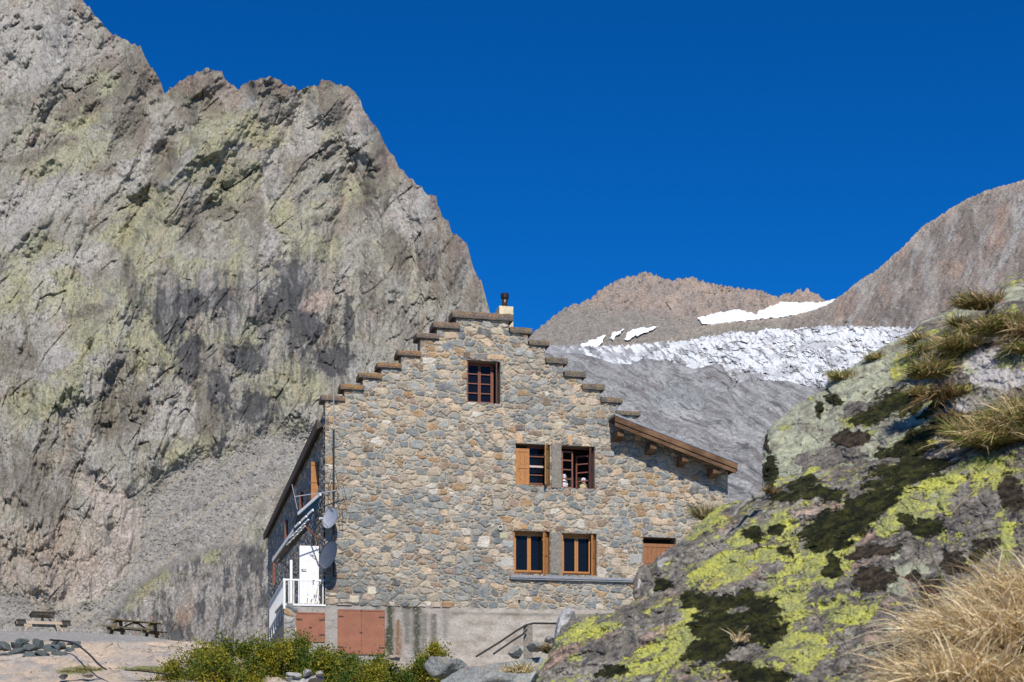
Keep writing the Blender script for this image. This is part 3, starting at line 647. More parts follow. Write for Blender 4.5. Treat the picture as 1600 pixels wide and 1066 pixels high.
heap = [(8,1012,14,7),(28,1008,13,6),(20,1020,16,6),(44,1014,12,6),(50,1024,15,7),(8,1025,12,4),(34,1003,11,4),(62,1008,13,8),(78,1014,14,8),(70,1025,14,6),(90,1022,12,7),(96,1010,10,5),(108,1016,12,6),(120,1009,9,6),(112,1005,8,4),(86,1004,10,4),(-8,1012,12,7),(100,1023,9,4),(57,1002,9,3)]
words = ['flat','broad','blocky','wedge shaped','thin','small low','short','tall','squarish','round shouldered','tilted','narrow','pointed','outermost','peaked','level','half hidden','little','slim']
for k, (x, y, a, b) in enumerate(heap):
    d = 36.9+.02*(1020-y)*2; s_ = d/F
    rock('stone', x, y, d, a*s_*.95, a*s_*.8, b*s_*1.05, m_dk, 40+k, f'{words[k]} dark slate block in the heap, {"top row" if y < 1010 else "middle row" if y < 1020 else "bottom row"}, {"left" if x < 40 else "centre" if x < 85 else "right"} part', 'stone', 'dark slate stones heaped on the ledge', ang=g_.uniform(-25, 25), colf=flatcol((.085, .10, .10)), n=16)
for k, (x, y, a, b, c_, lab) in enumerate([(178,1008,10,4,(.12,.13,.13),'lone dark flat stone on the tan ledge below the bench table'),
        (210,1015,10,3,(.2,.19,.18),'grey broken stone lying right of the lone dark one'),(222,1013,7,3,(.3,.28,.26),'small pale stone beside the grey broken one'),
        (203,1012,6,2.5,(.14,.13,.12),'little dark chip against the grey broken stone'),
        (97,1058,8,5,(.1,.1,.11),'small dark square stone low on the ledge near the dry grass'),(135,1055,9,4,(.3,.25,.2),'round tan cobble low on the ledge near the dry grass')]):
    d = 38.2 if y < 1020 else 34.2; s_ = d/F
    rock('stone', x, y, d-.3, a*s_, a*s_, b*s_, m_dk, 80+k, lab, 'stone', colf=flatcol(c_), n=16)

# rocks at the foot of the boulder and of the house
m_gr = rockmat('grey_green_rock', 16, .05, .7, 1.35)
def ggc(P):
    n = fbm(P[:, 0]*1.5+3, P[:, 2]*2+P[:, 1]*1.2, 5, 31); n2 = fbm(P[:, 0]*5+3, P[:, 2]*6+P[:, 1]*3, 4, 32)
    c = np.tile(np.array([.25, .26, .245]), (len(P), 1)); c = mixc(c, (.34, .37, .33), sst(0, .3, n)*.7); c = mixc(c, (.16, .145, .14), sst(.05, .3, n2)*.6)
    c = mixc(c, (.33, .27, .2), sst(.1, .3, -n2)*.5); return np.clip(c, .02, .9)
def pale(P):
    n2 = fbm(P[:, 0]*6+3, P[:, 2]*7+P[:, 1]*3, 4, 33); c = np.tile(np.array([.44, .43, .42]), (len(P), 1)); return mixc(c, (.1, .1, .1), sst(.18, .3, n2)*.7)
def yel(P):
    n2 = fbm(P[:, 0]*4+3, P[:, 2]*5+P[:, 1]*3, 5, 34); c = ggc(P); return mixc(c, (.55, .55, .12), sst(-.05, .08, n2+.25*(P[:, 2] > 0)*(P[:, 0] < .1)))
for k, (x, y, d, a, dp, b, an, cf, lab) in enumerate([
        (765,1075,30,88,1.0,46,8,ggc,'broad grey-green rock hump below the handrail'),
        (822,1085,28,44,.6,38,-10,ggc,'steep grey rock between the hump and the lichened boulder'),
        (879,988,14,15,.25,34,-14,pale,'pale grey stone standing against the left foot of the lichened boulder'),
        (868,1052,12,38,.35,26,20,yel,'small yellow-lichened rock at the left foot of the big boulder'),
        (806,1020,31,12,.4,9,0,ggc,'small grey rock tucked under the concrete step'),
        (835,1012,30,14,.4,7,10,ggc,'low flat rock right under the concrete post'),
        (858,1000,26,8,.3,7,0,ggc,'brownish cobble beside the pale standing stone'),
        (617,1028,34,9,.3,5,-15,flatcol((.36,.29,.24)),'pinkish flat stone below the large red panel'),
        (700,1044,33,30,.6,20,0,ggc,'grey rock half hidden behind the right end of the shrubs')]):
    s_ = d/F; rock('rock', x, y, d, a*s_, dp, b*s_, m_gr, 120+k, lab, 'rock', ang=an, colf=cf, n=44)
for k, (x, y, a, b) in enumerate([(462,1055,13,6),(480,1052,10,6),(492,1060,12,6),(470,1064,15,5),(455,1062,9,6),(500,1053,7,5)]):
    s_ = 32.5/F; rock('stone', x, y, 32.3, a*s_, .25, b*s_, m_gr, 160+k, ['flat pale stone on top of the small pile between the shrubs','grey stone at the peak of the small pile between the shrubs','rounded stone on the right side of the small pile','long bottom stone of the small pile between the shrubs','stone on the left side of the small pile','smallest stone of the small pile, upper right'][k], 'stone', 'pale stones piled among the shrubs', colf=flatcol((.38,.36,.34), .3), n=16)

# ---------------------------------------------------------------- the lichened boulders in front on the right
bt = NT('lichened_boulder')
n1 = bt.noise(5.5, 9, .66); n2 = bt.noise(26, 8, .62); n3 = bt.noise(2.3, 8, .62, None, .4); v1 = bt.vor(60, 'F1')
base = bt.mix(bt.ramp(n3, .42, .62), (.145, .13, .11), (.27, .245, .205))
base = bt.mix(bt.ramp(bt.noise(3.4, 8, .65, bt.map((1, 1, 1), (.5, 1, 2))), .54, .66, 0, .8), base, (.40, .27, .20))
base = bt.val(n2, base, .4, 1.6); base = bt.val(bt.noise(60, 6, .7), base, .6, 1.4)
base = bt.mix(bt.ramp(bt.noise(12, 7, .7, bt.map((1,1,1), (1, 0, 2))), .56, .60, 0, .85), base, (.052, .047, .047))
pal = bt.ramp(bt.math('ADD', bt.attr('pale'), bt.math('MULTIPLY', bt.math('SUBTRACT', n1, .5), 3.0)), .46, .56)
base = bt.mix(pal, base, bt.val(bt.noise(14, 8, .7), bt.mix(bt.ramp(bt.noise(5, 8, .7, bt.map((1,1,1), (2,2,1))), .45, .62), (.40, .41, .29), (.25, .235, .185)), .55, 1.3))
wh = bt.ramp(bt.attr('bare'), .4, .6); base = bt.mix(wh, base, bt.val(n2, bt.mix(0.0, (.46, .43, .41), (0,0,0)), .75, 1.2))
# map lichen: plates with crisp ragged rims, finely crazed
ln = bt.noise(8.5, 11, .74, bt.map((1, 1, 1), (2, .7, .2)), .3); lf = bt.noise(38, 6, .62)
lv = bt.math('ADD', bt.math('ADD', ln, bt.math('MULTIPLY', bt.math('SUBTRACT', lf, .5), .42)), bt.math('MULTIPLY', bt.attr('lich'), .17))
lm = bt.math('MULTIPLY', bt.ramp(lv, .622, .642), bt.ramp(bt.noise(90, 4, .7), .36, .44))
lcol = bt.mix(bt.ramp(bt.noise(9, 6, .6, bt.map((1,1,1), (0, 2, 1))), .35, .65), (.33, .34, .13), (.52, .52, .10))
lcol = bt.val(bt.noise(70, 5, .7), lcol, .7, 1.3)
base = bt.mix(lm, base, lcol)
gl2 = bt.ramp(bt.noise(9, 8, .7, bt.map((1,1,1), (3, 2, .2))), .63, .65, 0, .8); base = bt.mix(gl2, base, (.37, .40, .31))
ms = bt.ramp(bt.math('ADD', bt.attr('moss'), bt.math('MULTIPLY', bt.math('SUBTRACT', bt.noise(11, 9, .74), .5), 3.2)), .5, .62)
mcol = bt.mix(bt.ramp(bt.noise(16, 8, .7), .4, .68), (.011, .014, .003), (.085, .085, .018))
mcol = bt.mix(bt.ramp(bt.attr('brown'), .3, .7), mcol, bt.mix(bt.ramp(n2, .4, .6), (.024, .018, .011), (.095, .07, .045)))
base = bt.mix(ms, base, mcol); bt.col(base)
hh = bt.math('ADD', bt.math('MULTIPLY', n2, .5), bt.math('ADD', n1, bt.math('MULTIPLY', lm, .12)))
bt.bump(hh, .03); bt.bump(bt.math('MULTIPLY', bt.noise(140, 4, .7), bt.math('ADD', ms, .25)), .012)
m_b = bt.m
def plane3(*pts):
    """depth along the view ray of the plane through three (px, py, depth) points"""
    P = [at(*p)-np.array([0, 0, ZC]) for p in pts]; n_ = np.cross(P[1]-P[0], P[2]-P[0]); k = n_@P[0]
    return lambda x, y: k/(n_[0]*(x-CX)/F+n_[1]+n_[2]*(HY-y)/F)
MOSS = [(1150,968,72,40,8),(1085,938,30,20,-10),(1108,1012,46,26,25),(1420,735,72,26,16),(1310,822,66,30,16),(1355,790,60,26,20),(1448,824,30,18,5),(1415,810,14,10,0),
        (1230,862,14,8,0),(1180,836,22,11,0),(1212,826,14,8,0),(1300,893,24,15,10),(1303,875,16,12,0),(1530,872,14,10,0),(1255,758,26,14,0),(1280,772,40,14,0),(1225,778,26,12,10),(1180,1052,62,16,-6),(1190,985,30,30,0),
        (1035,918,22,9,10),(1335,905,1,1,0),(1200,1000,20,12,0),(965,1048,26,9,-10),(935,1052,16,7,0)]
BROWN = [(1362,862,44,11,14),(1365,908,32,22,0),(1490,876,24,17,0),(1540,850,20,14,0),(1432,900,14,12,0),(1462,905,12,10,0),(1300,1000,1,1,0),(1455,930,18,22,0),(1580,770,18,30,0)]
def pxy(x, y, sd0, a=26): return x+a*fbm(x/46, y/46, 5, sd0), y+a*fbm(x/46+9, y/46, 5, sd0+1)
def bl(x, y, L, s0=500):
    wx, wy = pxy(x, y, s0, 18); m = np.full(x.shape, -9.); wx = wx+7*fbm(x/12, y/12, 4, s0+7); wy = wy+7*fbm(x/12+5, y/12, 4, s0+8)
    for b in L: m = np.maximum(m, blob(wx, wy, *b))
    return m
A_fn = plane3((870,1010,6.5), (1190,800,7.0), (1400,1066,5.0))
A_POLY = [(838,1200),(832,1075),(852,1032),(866,1006),(876,980),(890,968),(925,958),(958,957),(990,938),(1000,925),(1004,905),(1012,884),(1036,862),(1062,846),(1082,826),(1104,806),(1122,790),(1150,783),(1172,782),(1194,780),(1215,760),(1290,730),(1400,712),(1480,716),(1510,700),(1560,690),(1700,660),(2000,600),(2400,560),(2400,1220)]
def A_d(x, y):
    wx, wy = pxy(x, y, 510, 20)
    u = wx*.86-wy*.5; v_ = wx*.5+wy*.86
    h = 9*pyr(x/26, y/22, 3, 528, .55)+16*fbm(u/190, v_/80, 4, 521)+10*(ridged(u/150, v_/50, 3, 522, .45)-.5)+20*pyr(u/120, v_/52, 4, 523, .5)+2.2*crag(u/34, v_/20, 3, 525, .55)+1.0*crag(x/12, y/12, 2, 524, .6)-6*np.maximum(cracks(u/170, v_/46, 526, .012), cracks(u/60, v_/120, 527, .012))
    # steps: edges of broken layers, the lower one of each nearer
    for pts, a, f in (([(1000,975),(1100,900),(1200,862),(1330,800),(1440,742),(1530,700),(1620,670)], 15, 46), ([(880,1066),(1000,1035),(1120,1045),(1250,1010)], 9, 40),
                      ([(1060,855),(1150,822),(1250,800),(1300,780)], 9, 30), ([(1400,1000),(1440,905),(1430,860),(1440,830)], 8, 14), ([(1583,780),(1590,830),(1588,900)], 16, 30)):
        d, s_ = dline(wx, wy, pts); h += a*(s_ > 0)*np.exp(-d/f)-5*np.exp(-d/2.6)
    m = np.maximum(bl(x, y, MOSS), bl(x, y, BROWN))
    mb = sst(-.02, .3, m); h = h*(1-.35*mb)+mb*(8+4*fbm(x/11, y/11, 4, 530)+1.6*fbm(x/3, y/3, 2, 531))
    d0 = np.clip(A_fn(x, y), 3.6, 13)
    return d0-h*d0/F
def A_at(x, y):
    wx, wy = pxy(x, y, 540, 24)
    li = .35+.9*sst(0, .6, np.maximum.reduce([blob(wx, wy, *b) for b in ((930,985,70,28,20),(1080,1000,120,46,24),(1010,1040,90,26,10),(1220,960,70,80,10),(1270,880,110,50,22),(1150,880,120,34,24),(1430,790,110,40,24),(1530,740,90,40,22),(1100,818,60,20,34),(1245,1020,80,40,20),(1330,960,60,40,0),(1200,830,70,26,16),(1570,850,16,70,0))]))
    li -= .8*sst(0, .5, np.maximum.reduce([blob(wx, wy, *b) for b in ((1190,900,60,16,24),(1430,890,90,60,0),(1390,1010,110,60,20),(1500,800,60,20,20),(950,1010,60,22,15),(1050,860,50,12,20),(1370,880,50,50,0))]))
    pa = .12+.5*sst(0, .5, blob(wx, wy, 1410, 895, 50, 45))+.7*sst(0, .4, blob(wx, wy, 1190, 800, 34, 12, 20))+.35*sst(0, .4, blob(wx, wy, 1250, 745, 60, 20))
    ba = sst(.2, .4, blob(wx, wy, 1035, 880, 18, 8, 20))
    mo = sst(-.5, .55, bl(x, y, MOSS)); br = sst(-.5, .55, bl(x, y, BROWN))
    sc = blob(wx, wy, 1372, 876, 20, 7); ho = np.maximum(sst(0,.4,blob(wx, wy, 1150, 950, 13, 6)), sst(0,.4,blob(wx, wy, 1335, 770, 12, 10)))
    return {'lich': np.clip(li, -1, 1.4), 'pale': pa, 'bare': ba, 'moss': np.maximum(mo, br)*(1-ho), 'brown': br}
o = polymesh('boulder', A_POLY, .95, A_d, 26, 30, m_b, 2.2, 8, 2.2, A_at)
tag(o, 'huge sloping foreground boulder with bright yellow lichen and moss cushions', 'boulder')
B_fn = plane3((1200,780,7.3), (1420,520,8.6), (1500,700,6.8))
B_POLY = [(1194,800),(1191,760),(1190,722),(1193,690),(1200,668),(1222,650),(1240,634),(1262,622),(1284,610),(1292,596),(1310,583),(1340,566),(1372,544),(1398,532),(1424,522),(1452,530),(1470,560),(1482,600),(1494,620),(1530,655),(1530,715),(1440,755),(1330,800),(1250,812)]
B_M = [(1400,632,52,26,20),(1362,650,34,16,10),(1302,622,15,14,-20),(1278,640,8,10,0),(1420,700,50,20,20),(1470,670,50,14,24),(1204,742,16,34,0),(1250,780,30,12,0),(1345,745,26,16,0),(1218,800,30,14,0),(1455,642,26,10,30)]
B_B = [(1328,686,34,16,0),(1198,690,6,20,10)]
def B_d(x, y):
    wx, wy = pxy(x, y, 550, 16); u = wx*.8-wy*.6; v_ = wx*.6+wy*.8
    h = 7*pyr(x/24, y/20, 3, 558, .55)+14*fbm(u/90, v_/50, 4, 551)+6*(ridged(u/70, v_/40, 3, 552, .45)-.5)+16*pyr(u/70, v_/40, 4, 553)+1.6*crag(wx/30, wy/22, 3, 555)-4*cracks(u/90, v_/40, 556, .014)+1.3*crag(x/10, y/10, 3, 554)
    for pts, a, f in (([(1194,720),(1260,728),(1330,722),(1400,690),(1450,655),(1500,640)], 12, 26), ([(1290,600),(1300,640),(1280,680)], -6, 18), ([(1388,545),(1402,590),(1440,600)], 8, 22)):
        d, s_ = dline(wx, wy, pts); h += a*(s_ > 0)*np.exp(-d/f)-4*np.exp(-d/2.5)
    m = np.maximum(bl(x, y, B_M), bl(x, y, B_B)); mb = sst(-.02, .3, m); h += mb*(6+3*fbm(x/9, y/9, 4, 560))
    d0 = np.clip(B_fn(x, y), 5, 12); return d0-h*d0/F
def B_at(x, y):
    wx, wy = pxy(x, y, 570, 18)
    mo = sst(-.5, .55, bl(x, y, B_M)); br = sst(-.5, .55, bl(x, y, B_B))
    pa = .95-1.0*sst(0, .4, np.maximum.reduce([blob(wx, wy, *b) for b in ((1300,722,70,30,8),(1345,650,40,22,0),(1470,700,60,40,24),(1255,720,20,16,0))]))
    li = -.3+1.15*sst(0, .4, np.maximum.reduce([blob(wx, wy, *b) for b in ((1412,572,20,36,-10),(1352,668,14,20,0),(1320,655,16,12,0),(1222,672,14,8,0),(1280,742,60,14,12),(1440,680,60,26,30),(1250,752,60,16,0),(1450,625,30,14,10),(1270,620,10,8,0),(1400,705,40,12,24))]))
    return {'lich': li, 'pale': pa, 'bare': sst(.1, .5, blob(wx, wy, 1395, 620, 8, 5)), 'moss': np.maximum(mo, br), 'brown': br}
o = polymesh('boulder', B_POLY, .95, B_d, 20, 26, m_b, 2.4, 9, 1.6, B_at, seed=1)
tag(o, 'pale green lichened boulder with dark moss band, left of the dry grass, glacier behind it', 'boulder')
BPS = []
def smallb(poly, fn, lichen, pale_, bare, label, moss=(), seed=0, R=14):
    def dd(x, y):
        h = 9*pyr(x/36, y/28, 3, 588+seed, .55)+8*fbm(x/50, y/40, 4, 580+seed)+5*(ridged(x/60, y/36, 4, 581+seed)-.5)+3*crag(x/24, y/18, 4, 582+seed)
        if moss: h = h+5*sst(0, .3, bl(x, y, moss))
        d0 = np.clip(fn(x, y), 4.6, 9.5); return d0-h*d0/F
    def aa(x, y):
        wx, wy = pxy(x, y, 590+seed, 14)
        q = lambda L: sst(0, .4, np.maximum.reduce([blob(wx, wy, *b) for b in L])) if L else np.zeros(x.shape)
        return {'lich': -.1+.75*q(lichen), 'pale': .2+.8*q(pale_), 'bare': sst(.05, .1, q(bare)), 'moss': sst(-.06, .1, bl(x, y, moss)) if moss else np.zeros(x.shape), 'brown': np.zeros(x.shape)}
    BPS.append((poly, dd))
    return tag(polymesh('boulder', poly, 1.0, dd, R, R*1.2, m_b, 1.6, 8, 1.0, aa, seed=seed), label, 'boulder')
smallb([(1472,560),(1490,548),(1520,538),(1560,532),(1610,530),(1700,520),(2250,500),(2300,660),(1740,690),(1600,700),(1560,690),(1520,672),(1488,640),(1474,600)], plane3((1480,640,6.85),(1500,540,7.1),(1640,690,6.3)),
       [(1500,560,40,26,20),(1590,560,50,30,20),(1500,610,26,20,0),(1620,600,30,40,0)], [(1530,570,30,20,0)], [(1530,560,22,14,0),(1560,590,48,24,0),(1552,548,12,7,0),(1505,640,12,16,0)], 'block with smooth pale scars above the dry grass on the right', seed=11)
smallb([(1545,470),(1556,448),(1575,432),(1600,420),(1660,400),(1740,385),(2050,330),(2300,420),(2250,570),(1740,530),(1620,500),(1580,494),(1556,490)], plane3((1550,480,7.6),(1600,425,8.0),(1650,490,7.2)),
       [(1580,440,26,14,20),(1620,430,30,12,10),(1580,486,14,8,0)], [(1585,462,24,16,0),(1620,470,30,20,0)], [], 'topmost lichened boulder at the right edge of the picture', seed=12)
smallb([(1424,520),(1440,500),(1466,488),(1500,476),(1535,462),(1560,470),(1600,500),(1600,548),(1540,548),(1480,560),(1450,570),(1432,560)], plane3((1435,540,7.9),(1520,470,8.4),(1560,540,7.3)),
       [(1445,525,26,20,0),(1480,492,20,8,0),(1560,540,50,14,0)], [(1500,490,40,10,10)], [], 'low lichened rock step between the grass tufts above the pale boulder', seed=13)
smallb([(988,934),(990,904),(998,886),(1006,880),(1016,892),(1024,912),(1020,930),(1004,938)], plane3((990,930,6.7),(1005,885,6.8),(1020,930,6.6)), [], [], [(997,915,3,11,0)], 'small dark shaded stone wedged at the upper left edge of the huge boulder', seed=14, R=5)

BP = [(A_POLY, A_d), (B_POLY, B_d)]+BPS

def onrock(x, y, d):
    """depth of the boulder surface seen at a pixel, else d"""
    X = np.array([float(x)]); Y = np.array([float(y)]); r = [float(f(X, Y)[0]) for p, f in BP if sdpoly(X, Y, p)[0] > -22]
    return min(r)-.02 if r else d
# ---------------------------------------------------------------- the stone house
YAW = math.atan2(.2335, .9724); HX, HYY = (508-CX)/F*38, 38.0; ZB = 3.3
E1 = np.array([math.cos(YAW), math.sin(YAW)]); E2 = np.array([-math.sin(YAW), math.cos(YAW)])
def hw(px, py, s=0.0):                # pixel -> (t, z) on the plane s behind the gable front
    a = (px-CX)/F; D = (s+HX*E2[0]+HYY*E2[1])/(a*E2[0]+E2[1])
    return (D*a-HX)*E1[0]+(D-HYY)*E1[1], ZC+(HY-py)/F*D-ZB
def hs(px, py, t=0.0):                # pixel -> (s, z) on the plane t (side wall t = 0)
    a = (px-CX)/F; D = (t+HX*E1[0]+HYY*E1[1])/(a*E1[0]+E1[1])
    return (D*a-HX)*E2[0]+(D-HYY)*E2[1], ZC+(HY-py)/F*D-ZB
house = empty('stone_house', (HX, HYY, ZB), YAW)
tag(house, 'stone mountain refuge house with stepped gable and rubble walls', 'house')

PAL = np.array([(.175,.20,.21),(.21,.225,.205),(.25,.26,.245),(.40,.34,.25),(.47,.36,.25),(.31,.205,.115),(.105,.115,.12),(.50,.46,.38),(.20,.14,.09),(.29,.30,.28),(.30,.245,.18),(.27,.17,.12),(.13,.165,.185)])
PW = np.array([.17,.14,.12,.12,.08,.045,.05,.07,.05,.10,.06,.03,.10]); PC = np.cumsum(PW/PW.sum())
def masonry(t, z, seed, sx=.275, sz=.178, warm=0.5, mort=(.40,.335,.25)):
    """rubble wall: relief in metres and colour"""
    wt = t+.045*fbm(t/.35, z/.35, 3, seed+1); wz = z+.05*fbm(t/.5+4, z/.4, 3, seed+2)
    # two stone sizes mixed in patches
    F1, F2, dx, dy, a, b, c = cell(wt/sx+.37*np.floor(wz/sz), wz/sz, seed, .78, 2.8, .28)
    G1, G2, ex, ey, a2, b2, c2 = cell(wt/(sx*.62)+.4*np.floor(wz/(sz*.66)), wz/(sz*.66), seed+7, .85, 2.6, .25)
    F1b, F2b, fx, fy, a3, b3, c3 = cell(wt/(sx*1.25), wz/(sz*1.3), seed+14, .7, 3.0, .2)
    sel = (c < .27); big = (c3 > .90) & (F2b-F1b > .16)
    F1 = np.where(sel, G1, F1); F2 = np.where(sel, np.minimum(G2, F2+.0), F2); e = F2-F1
    e = np.where(sel, np.minimum((G2-G1)*.8, e*9), e)
    A = np.where(sel, a2, a); B = np.where(sel, b2, b); Cc = np.where(sel, c2, c/.73-.27); DX = np.where(sel, ex, dx); DY = np.where(sel, ey, dy)
    eo = F2b-F1b; ring = (c3 > .90) & ~big & (eo < .16) & (eo > .05); e = np.where(big, eo, e)
    A = np.where(big, a3, A); B = np.where(big, b3, B); Cc = np.where(big, np.abs(c3-.9)*10, Cc); DX = np.where(big, fx, DX); DY = np.where(big, fy, DY)
    e = e+.05*fbm(t/.05, z/.05, 3, seed+5)
    th = .075+.06*B
    m = sst(th, th+.10, e)                                   # 1 on the stone
    bulge = np.clip(e*2.2, 0, .8)**.5
    ch = crag(t/.11, z/.09, 3, seed+6)
    h = m*(.014+.013*bulge+.012*(A-.5)+.018*(DX*(B-.5)*2+DY*(Cc-.5)*2)+.007*ch)+(1-m)*(.004*fbm(t/.06, z/.05, 4, seed+8))
    h = h-.012*sst(.0, .05, .05-np.abs(e-th-.01))*(B < .6)
    A_ = np.clip(A+.18*(warm-.5)*1.0, 0, .9999); idx = np.searchsorted(PC, h2(np.floor(A*9973), np.floor(B*9967), seed+3))
    idx = np.clip(idx, 0, len(PAL)-1); col = PAL[idx]
    wsel = (h2(np.floor(A*997), np.floor(Cc*991), seed+4) < np.clip(warm, 0, 1)*.22)
    col = col+(col.mean(-1, keepdims=True)*np.array([1.03, 1., .95])-col)*.22; col = col+(np.array([.29, .265, .225])-col)*.16; col = np.where(wsel[..., None], PAL[3+(np.floor(Cc*7.99) % 3).astype(int)], col)
    n = fbm(t/.05, z/.04, 4, seed+9, .65); n1 = fbm(t/.13+A*30, z/.10, 4, seed+10)
    col = col*1.08*(1+.28*n+.35*n1+.5*(Cc-.5)*.7)[..., None]
    col = mixc(col, (.33, .26, .18), sst(.12, .35, n1)*.45)
    mc = np.zeros(t.shape+(3,)); mc[:] = mort; k = fbm(t/1.6, z/1.2, 4, seed+11)
    mc = mixc(mc, (.27, .25, .215), sst(-.1, .3, k-.5*(warm-.5)))
    mc = mc*(1+.25*fbm(t/.04, z/.04, 4, seed+12))[..., None]
    col = mc+(col-mc)*m[..., None]
    col = col*(1-.15*sst(.04, 0, np.abs(e-th))*(1-m))[..., None]
    return h, np.clip(col, .015, .75)
wm = NT('rubble_masonry'); wn = wm.noise(30, 9, .72); wn2 = wm.noise(6, 6, .6)
wc = wm.val(wn, wm.attr('Col', 'Color'), .66, 1.34); wc = wm.val(wn2, wc, .86, 1.14); wm.col(wc); wm.bump(wn, .014); m_wall = wm.m

# stepped outline: underside of each coping slab, pixel edges
COP = [(501,539,619,627),(531,569,602,610),(560,597,584,592),(589,627,568,576),(620,657,549,557),(650,686,522,530),(676,718,505,514),(706,801,490,500),
       (796,831,513,522),(826,858,533,541),(852,886,560,569),(881,915,581,590),(909,944,601,610),(938,972,622,630),(962,1000,643,650)]
steps = []
for k, (x0, x1, y0, y1) in enumerate(COP):
    xm = (x0+x1)/2; t0, z1 = hw(x0, y0); t1, _ = hw(x1, y0); _, zt = hw(xm, y0); _, zb = hw(xm, y1)
    steps.append([t0, t1, zb, zt])
OPEN = {}
for key, (x0, x1, y0, y1) in dict(top=(729.5,781.5,564,630), u1=(805.5,859,694,758), u2=(877,929,697,763), l1=(802.5,859,830,897), l2=(878,932,834,899), sh=(1004.5,1056,840,905)).items():
    a = hw(x0, y0); b = hw(x1, y1); m_ = hw((x0+x1)/2, y0)[1]; n_ = hw((x0+x1)/2, y1)[1]
    OPEN[key] = (a[0], b[0], n_, m_)
ZSTONE = hw(700, 949)[1]
T_R = hw(968, 640)[0]; T_E = hw(1137, 740)[0]
R0 = hw(964, 652); R1 = hw(1153, 737)                      # underside line of the lean-to roof
def topz(t):
    z = np.full(np.shape(t), -9.)
    for k, (t0, t1, zb, zt) in enumerate(steps):
        if k <= 6: a = t0+.10; b = 99 if False else t1+5
        m = (t >= t0+.12) & (t <= t1-.12) if k in (7,) else ((t >= t0+.12) & (t <= steps[7][1]-.12) if k < 7 else (t <= t1-.12) & (t >= steps[7][0]))
        z = np.where(m, np.maximum(z, zb), z)
    lean = R0[1]+(t-R0[0])*(R1[1]-R0[1])/(R1[0]-R0[0])+.02
    return np.where((t > steps[13][1]-.35) & (t <= T_E), np.maximum(lean, z*(t < steps[14][1]-.12)), z)
def snapgrid(a, b, step, keys):
    g = np.arange(a, b+step, step)
    for k in keys:
        if a <= k <= b: g[np.argmin(np.abs(g-k))] = k
    return np.sort(g)
kt = [v for s_ in steps for v in (s_[0]+.12, s_[1]-.12)]+[v for o_ in OPEN.values() for v in o_[:2]]
kz = [s_[2] for s_ in steps]+[v for o_ in OPEN.values() for v in o_[2:]]+[ZSTONE]
tg = snapgrid(0, T_E, .0148, kt); zg = snapgrid(ZSTONE, steps[7][2], .0148, kz)
T, Z = np.meshgrid(tg, zg); warmf = .5+.5*fbm(T/2.5, Z/2.5, 3, 612)+.35*sst(3.5, 6.5, Z)-.35*sst(3, 0, T)*sst(5, 2.5, Z)+.35*sst(8, 9.5, T)*sst(3.5, 2.5, Z*0+2)
H, Cw = masonry(T, Z, 611, warm=warmf)
# lower left the pointing is greyer and darker; streaks under the ledge
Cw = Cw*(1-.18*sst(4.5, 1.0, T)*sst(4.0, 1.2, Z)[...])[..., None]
# dressed lintel stones
def dressed(x0, x1, y0, y1, col):
    global Cw, H
    a = hw(x0, y0); b = hw(x1, y1); m = sst(0, .03, np.minimum.reduce([T-a[0], b[0]-T, Z-b[1], a[1]-Z])+.012*fbm(T/.06, Z/.06, 3, 77))
    Cw = Cw+(np.array(col)*(1+.2*fbm(T/.06, Z/.06, 4, 78))[..., None]-Cw)*m[..., None]; H = H*(1-m)+.035*m
for q in ((762,789,553,564,(.50,.36,.22)),(732,757,551,563,(.30,.24,.20)),(723,735,549,561,(.16,.12,.08)),(806,817,676,693,(.55,.36,.22)),(886,895,678,696,(.52,.34,.19)),(804,818,663,674,(.17,.13,.11)),
          (740,762,551,562,(.2,.19,.18)),(848,862,664,672,(.2,.21,.21)),(513,522,650,662,(.40,.27,.13)),(782,803,871,886,(.42,.41,.37)),(784,802,845,856,(.33,.35,.34)),
          (780,794,832,843,(.42,.41,.27)),(812,824,818,828,(.46,.28,.14)),(868,882,821,831,(.2,.13,.09)),(983,1003,865,882,(.34,.33,.31)),(545,562,930,943,(.5,.44,.33)),(573,588,916,930,(.58,.52,.40)),(514,526,926,932,(.5,.42,.3))): dressed(*q)
keepv = np.ones(T.shape, bool)
tc = (T[:-1, :-1]+T[1:, 1:])/2; zc = (Z[:-1, :-1]+Z[1:, 1:])/2
keep = zc < topz(tc)
for (a, b, c_, d_) in OPEN.values(): keep &= ~((tc > a) & (tc < b) & (zc > c_) & (zc < d_))
V = np.stack([T, -H, Z], -1).reshape(-1, 3)
Vk, Qk, Ak = compact(V, gridq(len(zg), len(tg), keep), {'Col': Cw.reshape(-1, 3)})
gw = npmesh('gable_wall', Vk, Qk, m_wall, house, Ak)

# parapet thickness: a masonry core stepped like the front, .45 m thick, with holes for the windows
m_core = simple('grey_mortar', (.27, .24, .20), .95, .3, 14, .01)
core = MB(); cuts = sorted(set([0.0, T_E]+kt+[T_R])); zc_ = sorted(set([ZSTONE]+[v for o_ in OPEN.values() for v in o_[2:]]))
cuts = [c_ for i, c_ in enumerate(cuts) if i == 0 or c_-cuts[i-1] > .004]
for a, b in zip(cuts[:-1], cuts[1:]):
    if a < 0 or b > T_E+1e-3: continue
    tm = (a+b)/2; holes = sorted([(o_[2], o_[3]) for o_ in OPEN.values() if o_[0] < tm < o_[1]])
    zt_ = float(topz(np.array(b if tm > T_R else tm)))-.004; z0 = ZSTONE
    if zt_ < 0: zt_ = float(topz(np.array(a)))-.004
    for h0, h1 in holes+[(zt_, None)]:
        if h0 > z0: core.box(a, b, .02, .46, z0, h0)
        z0 = h1
core.build('wall_core', m_core, house)

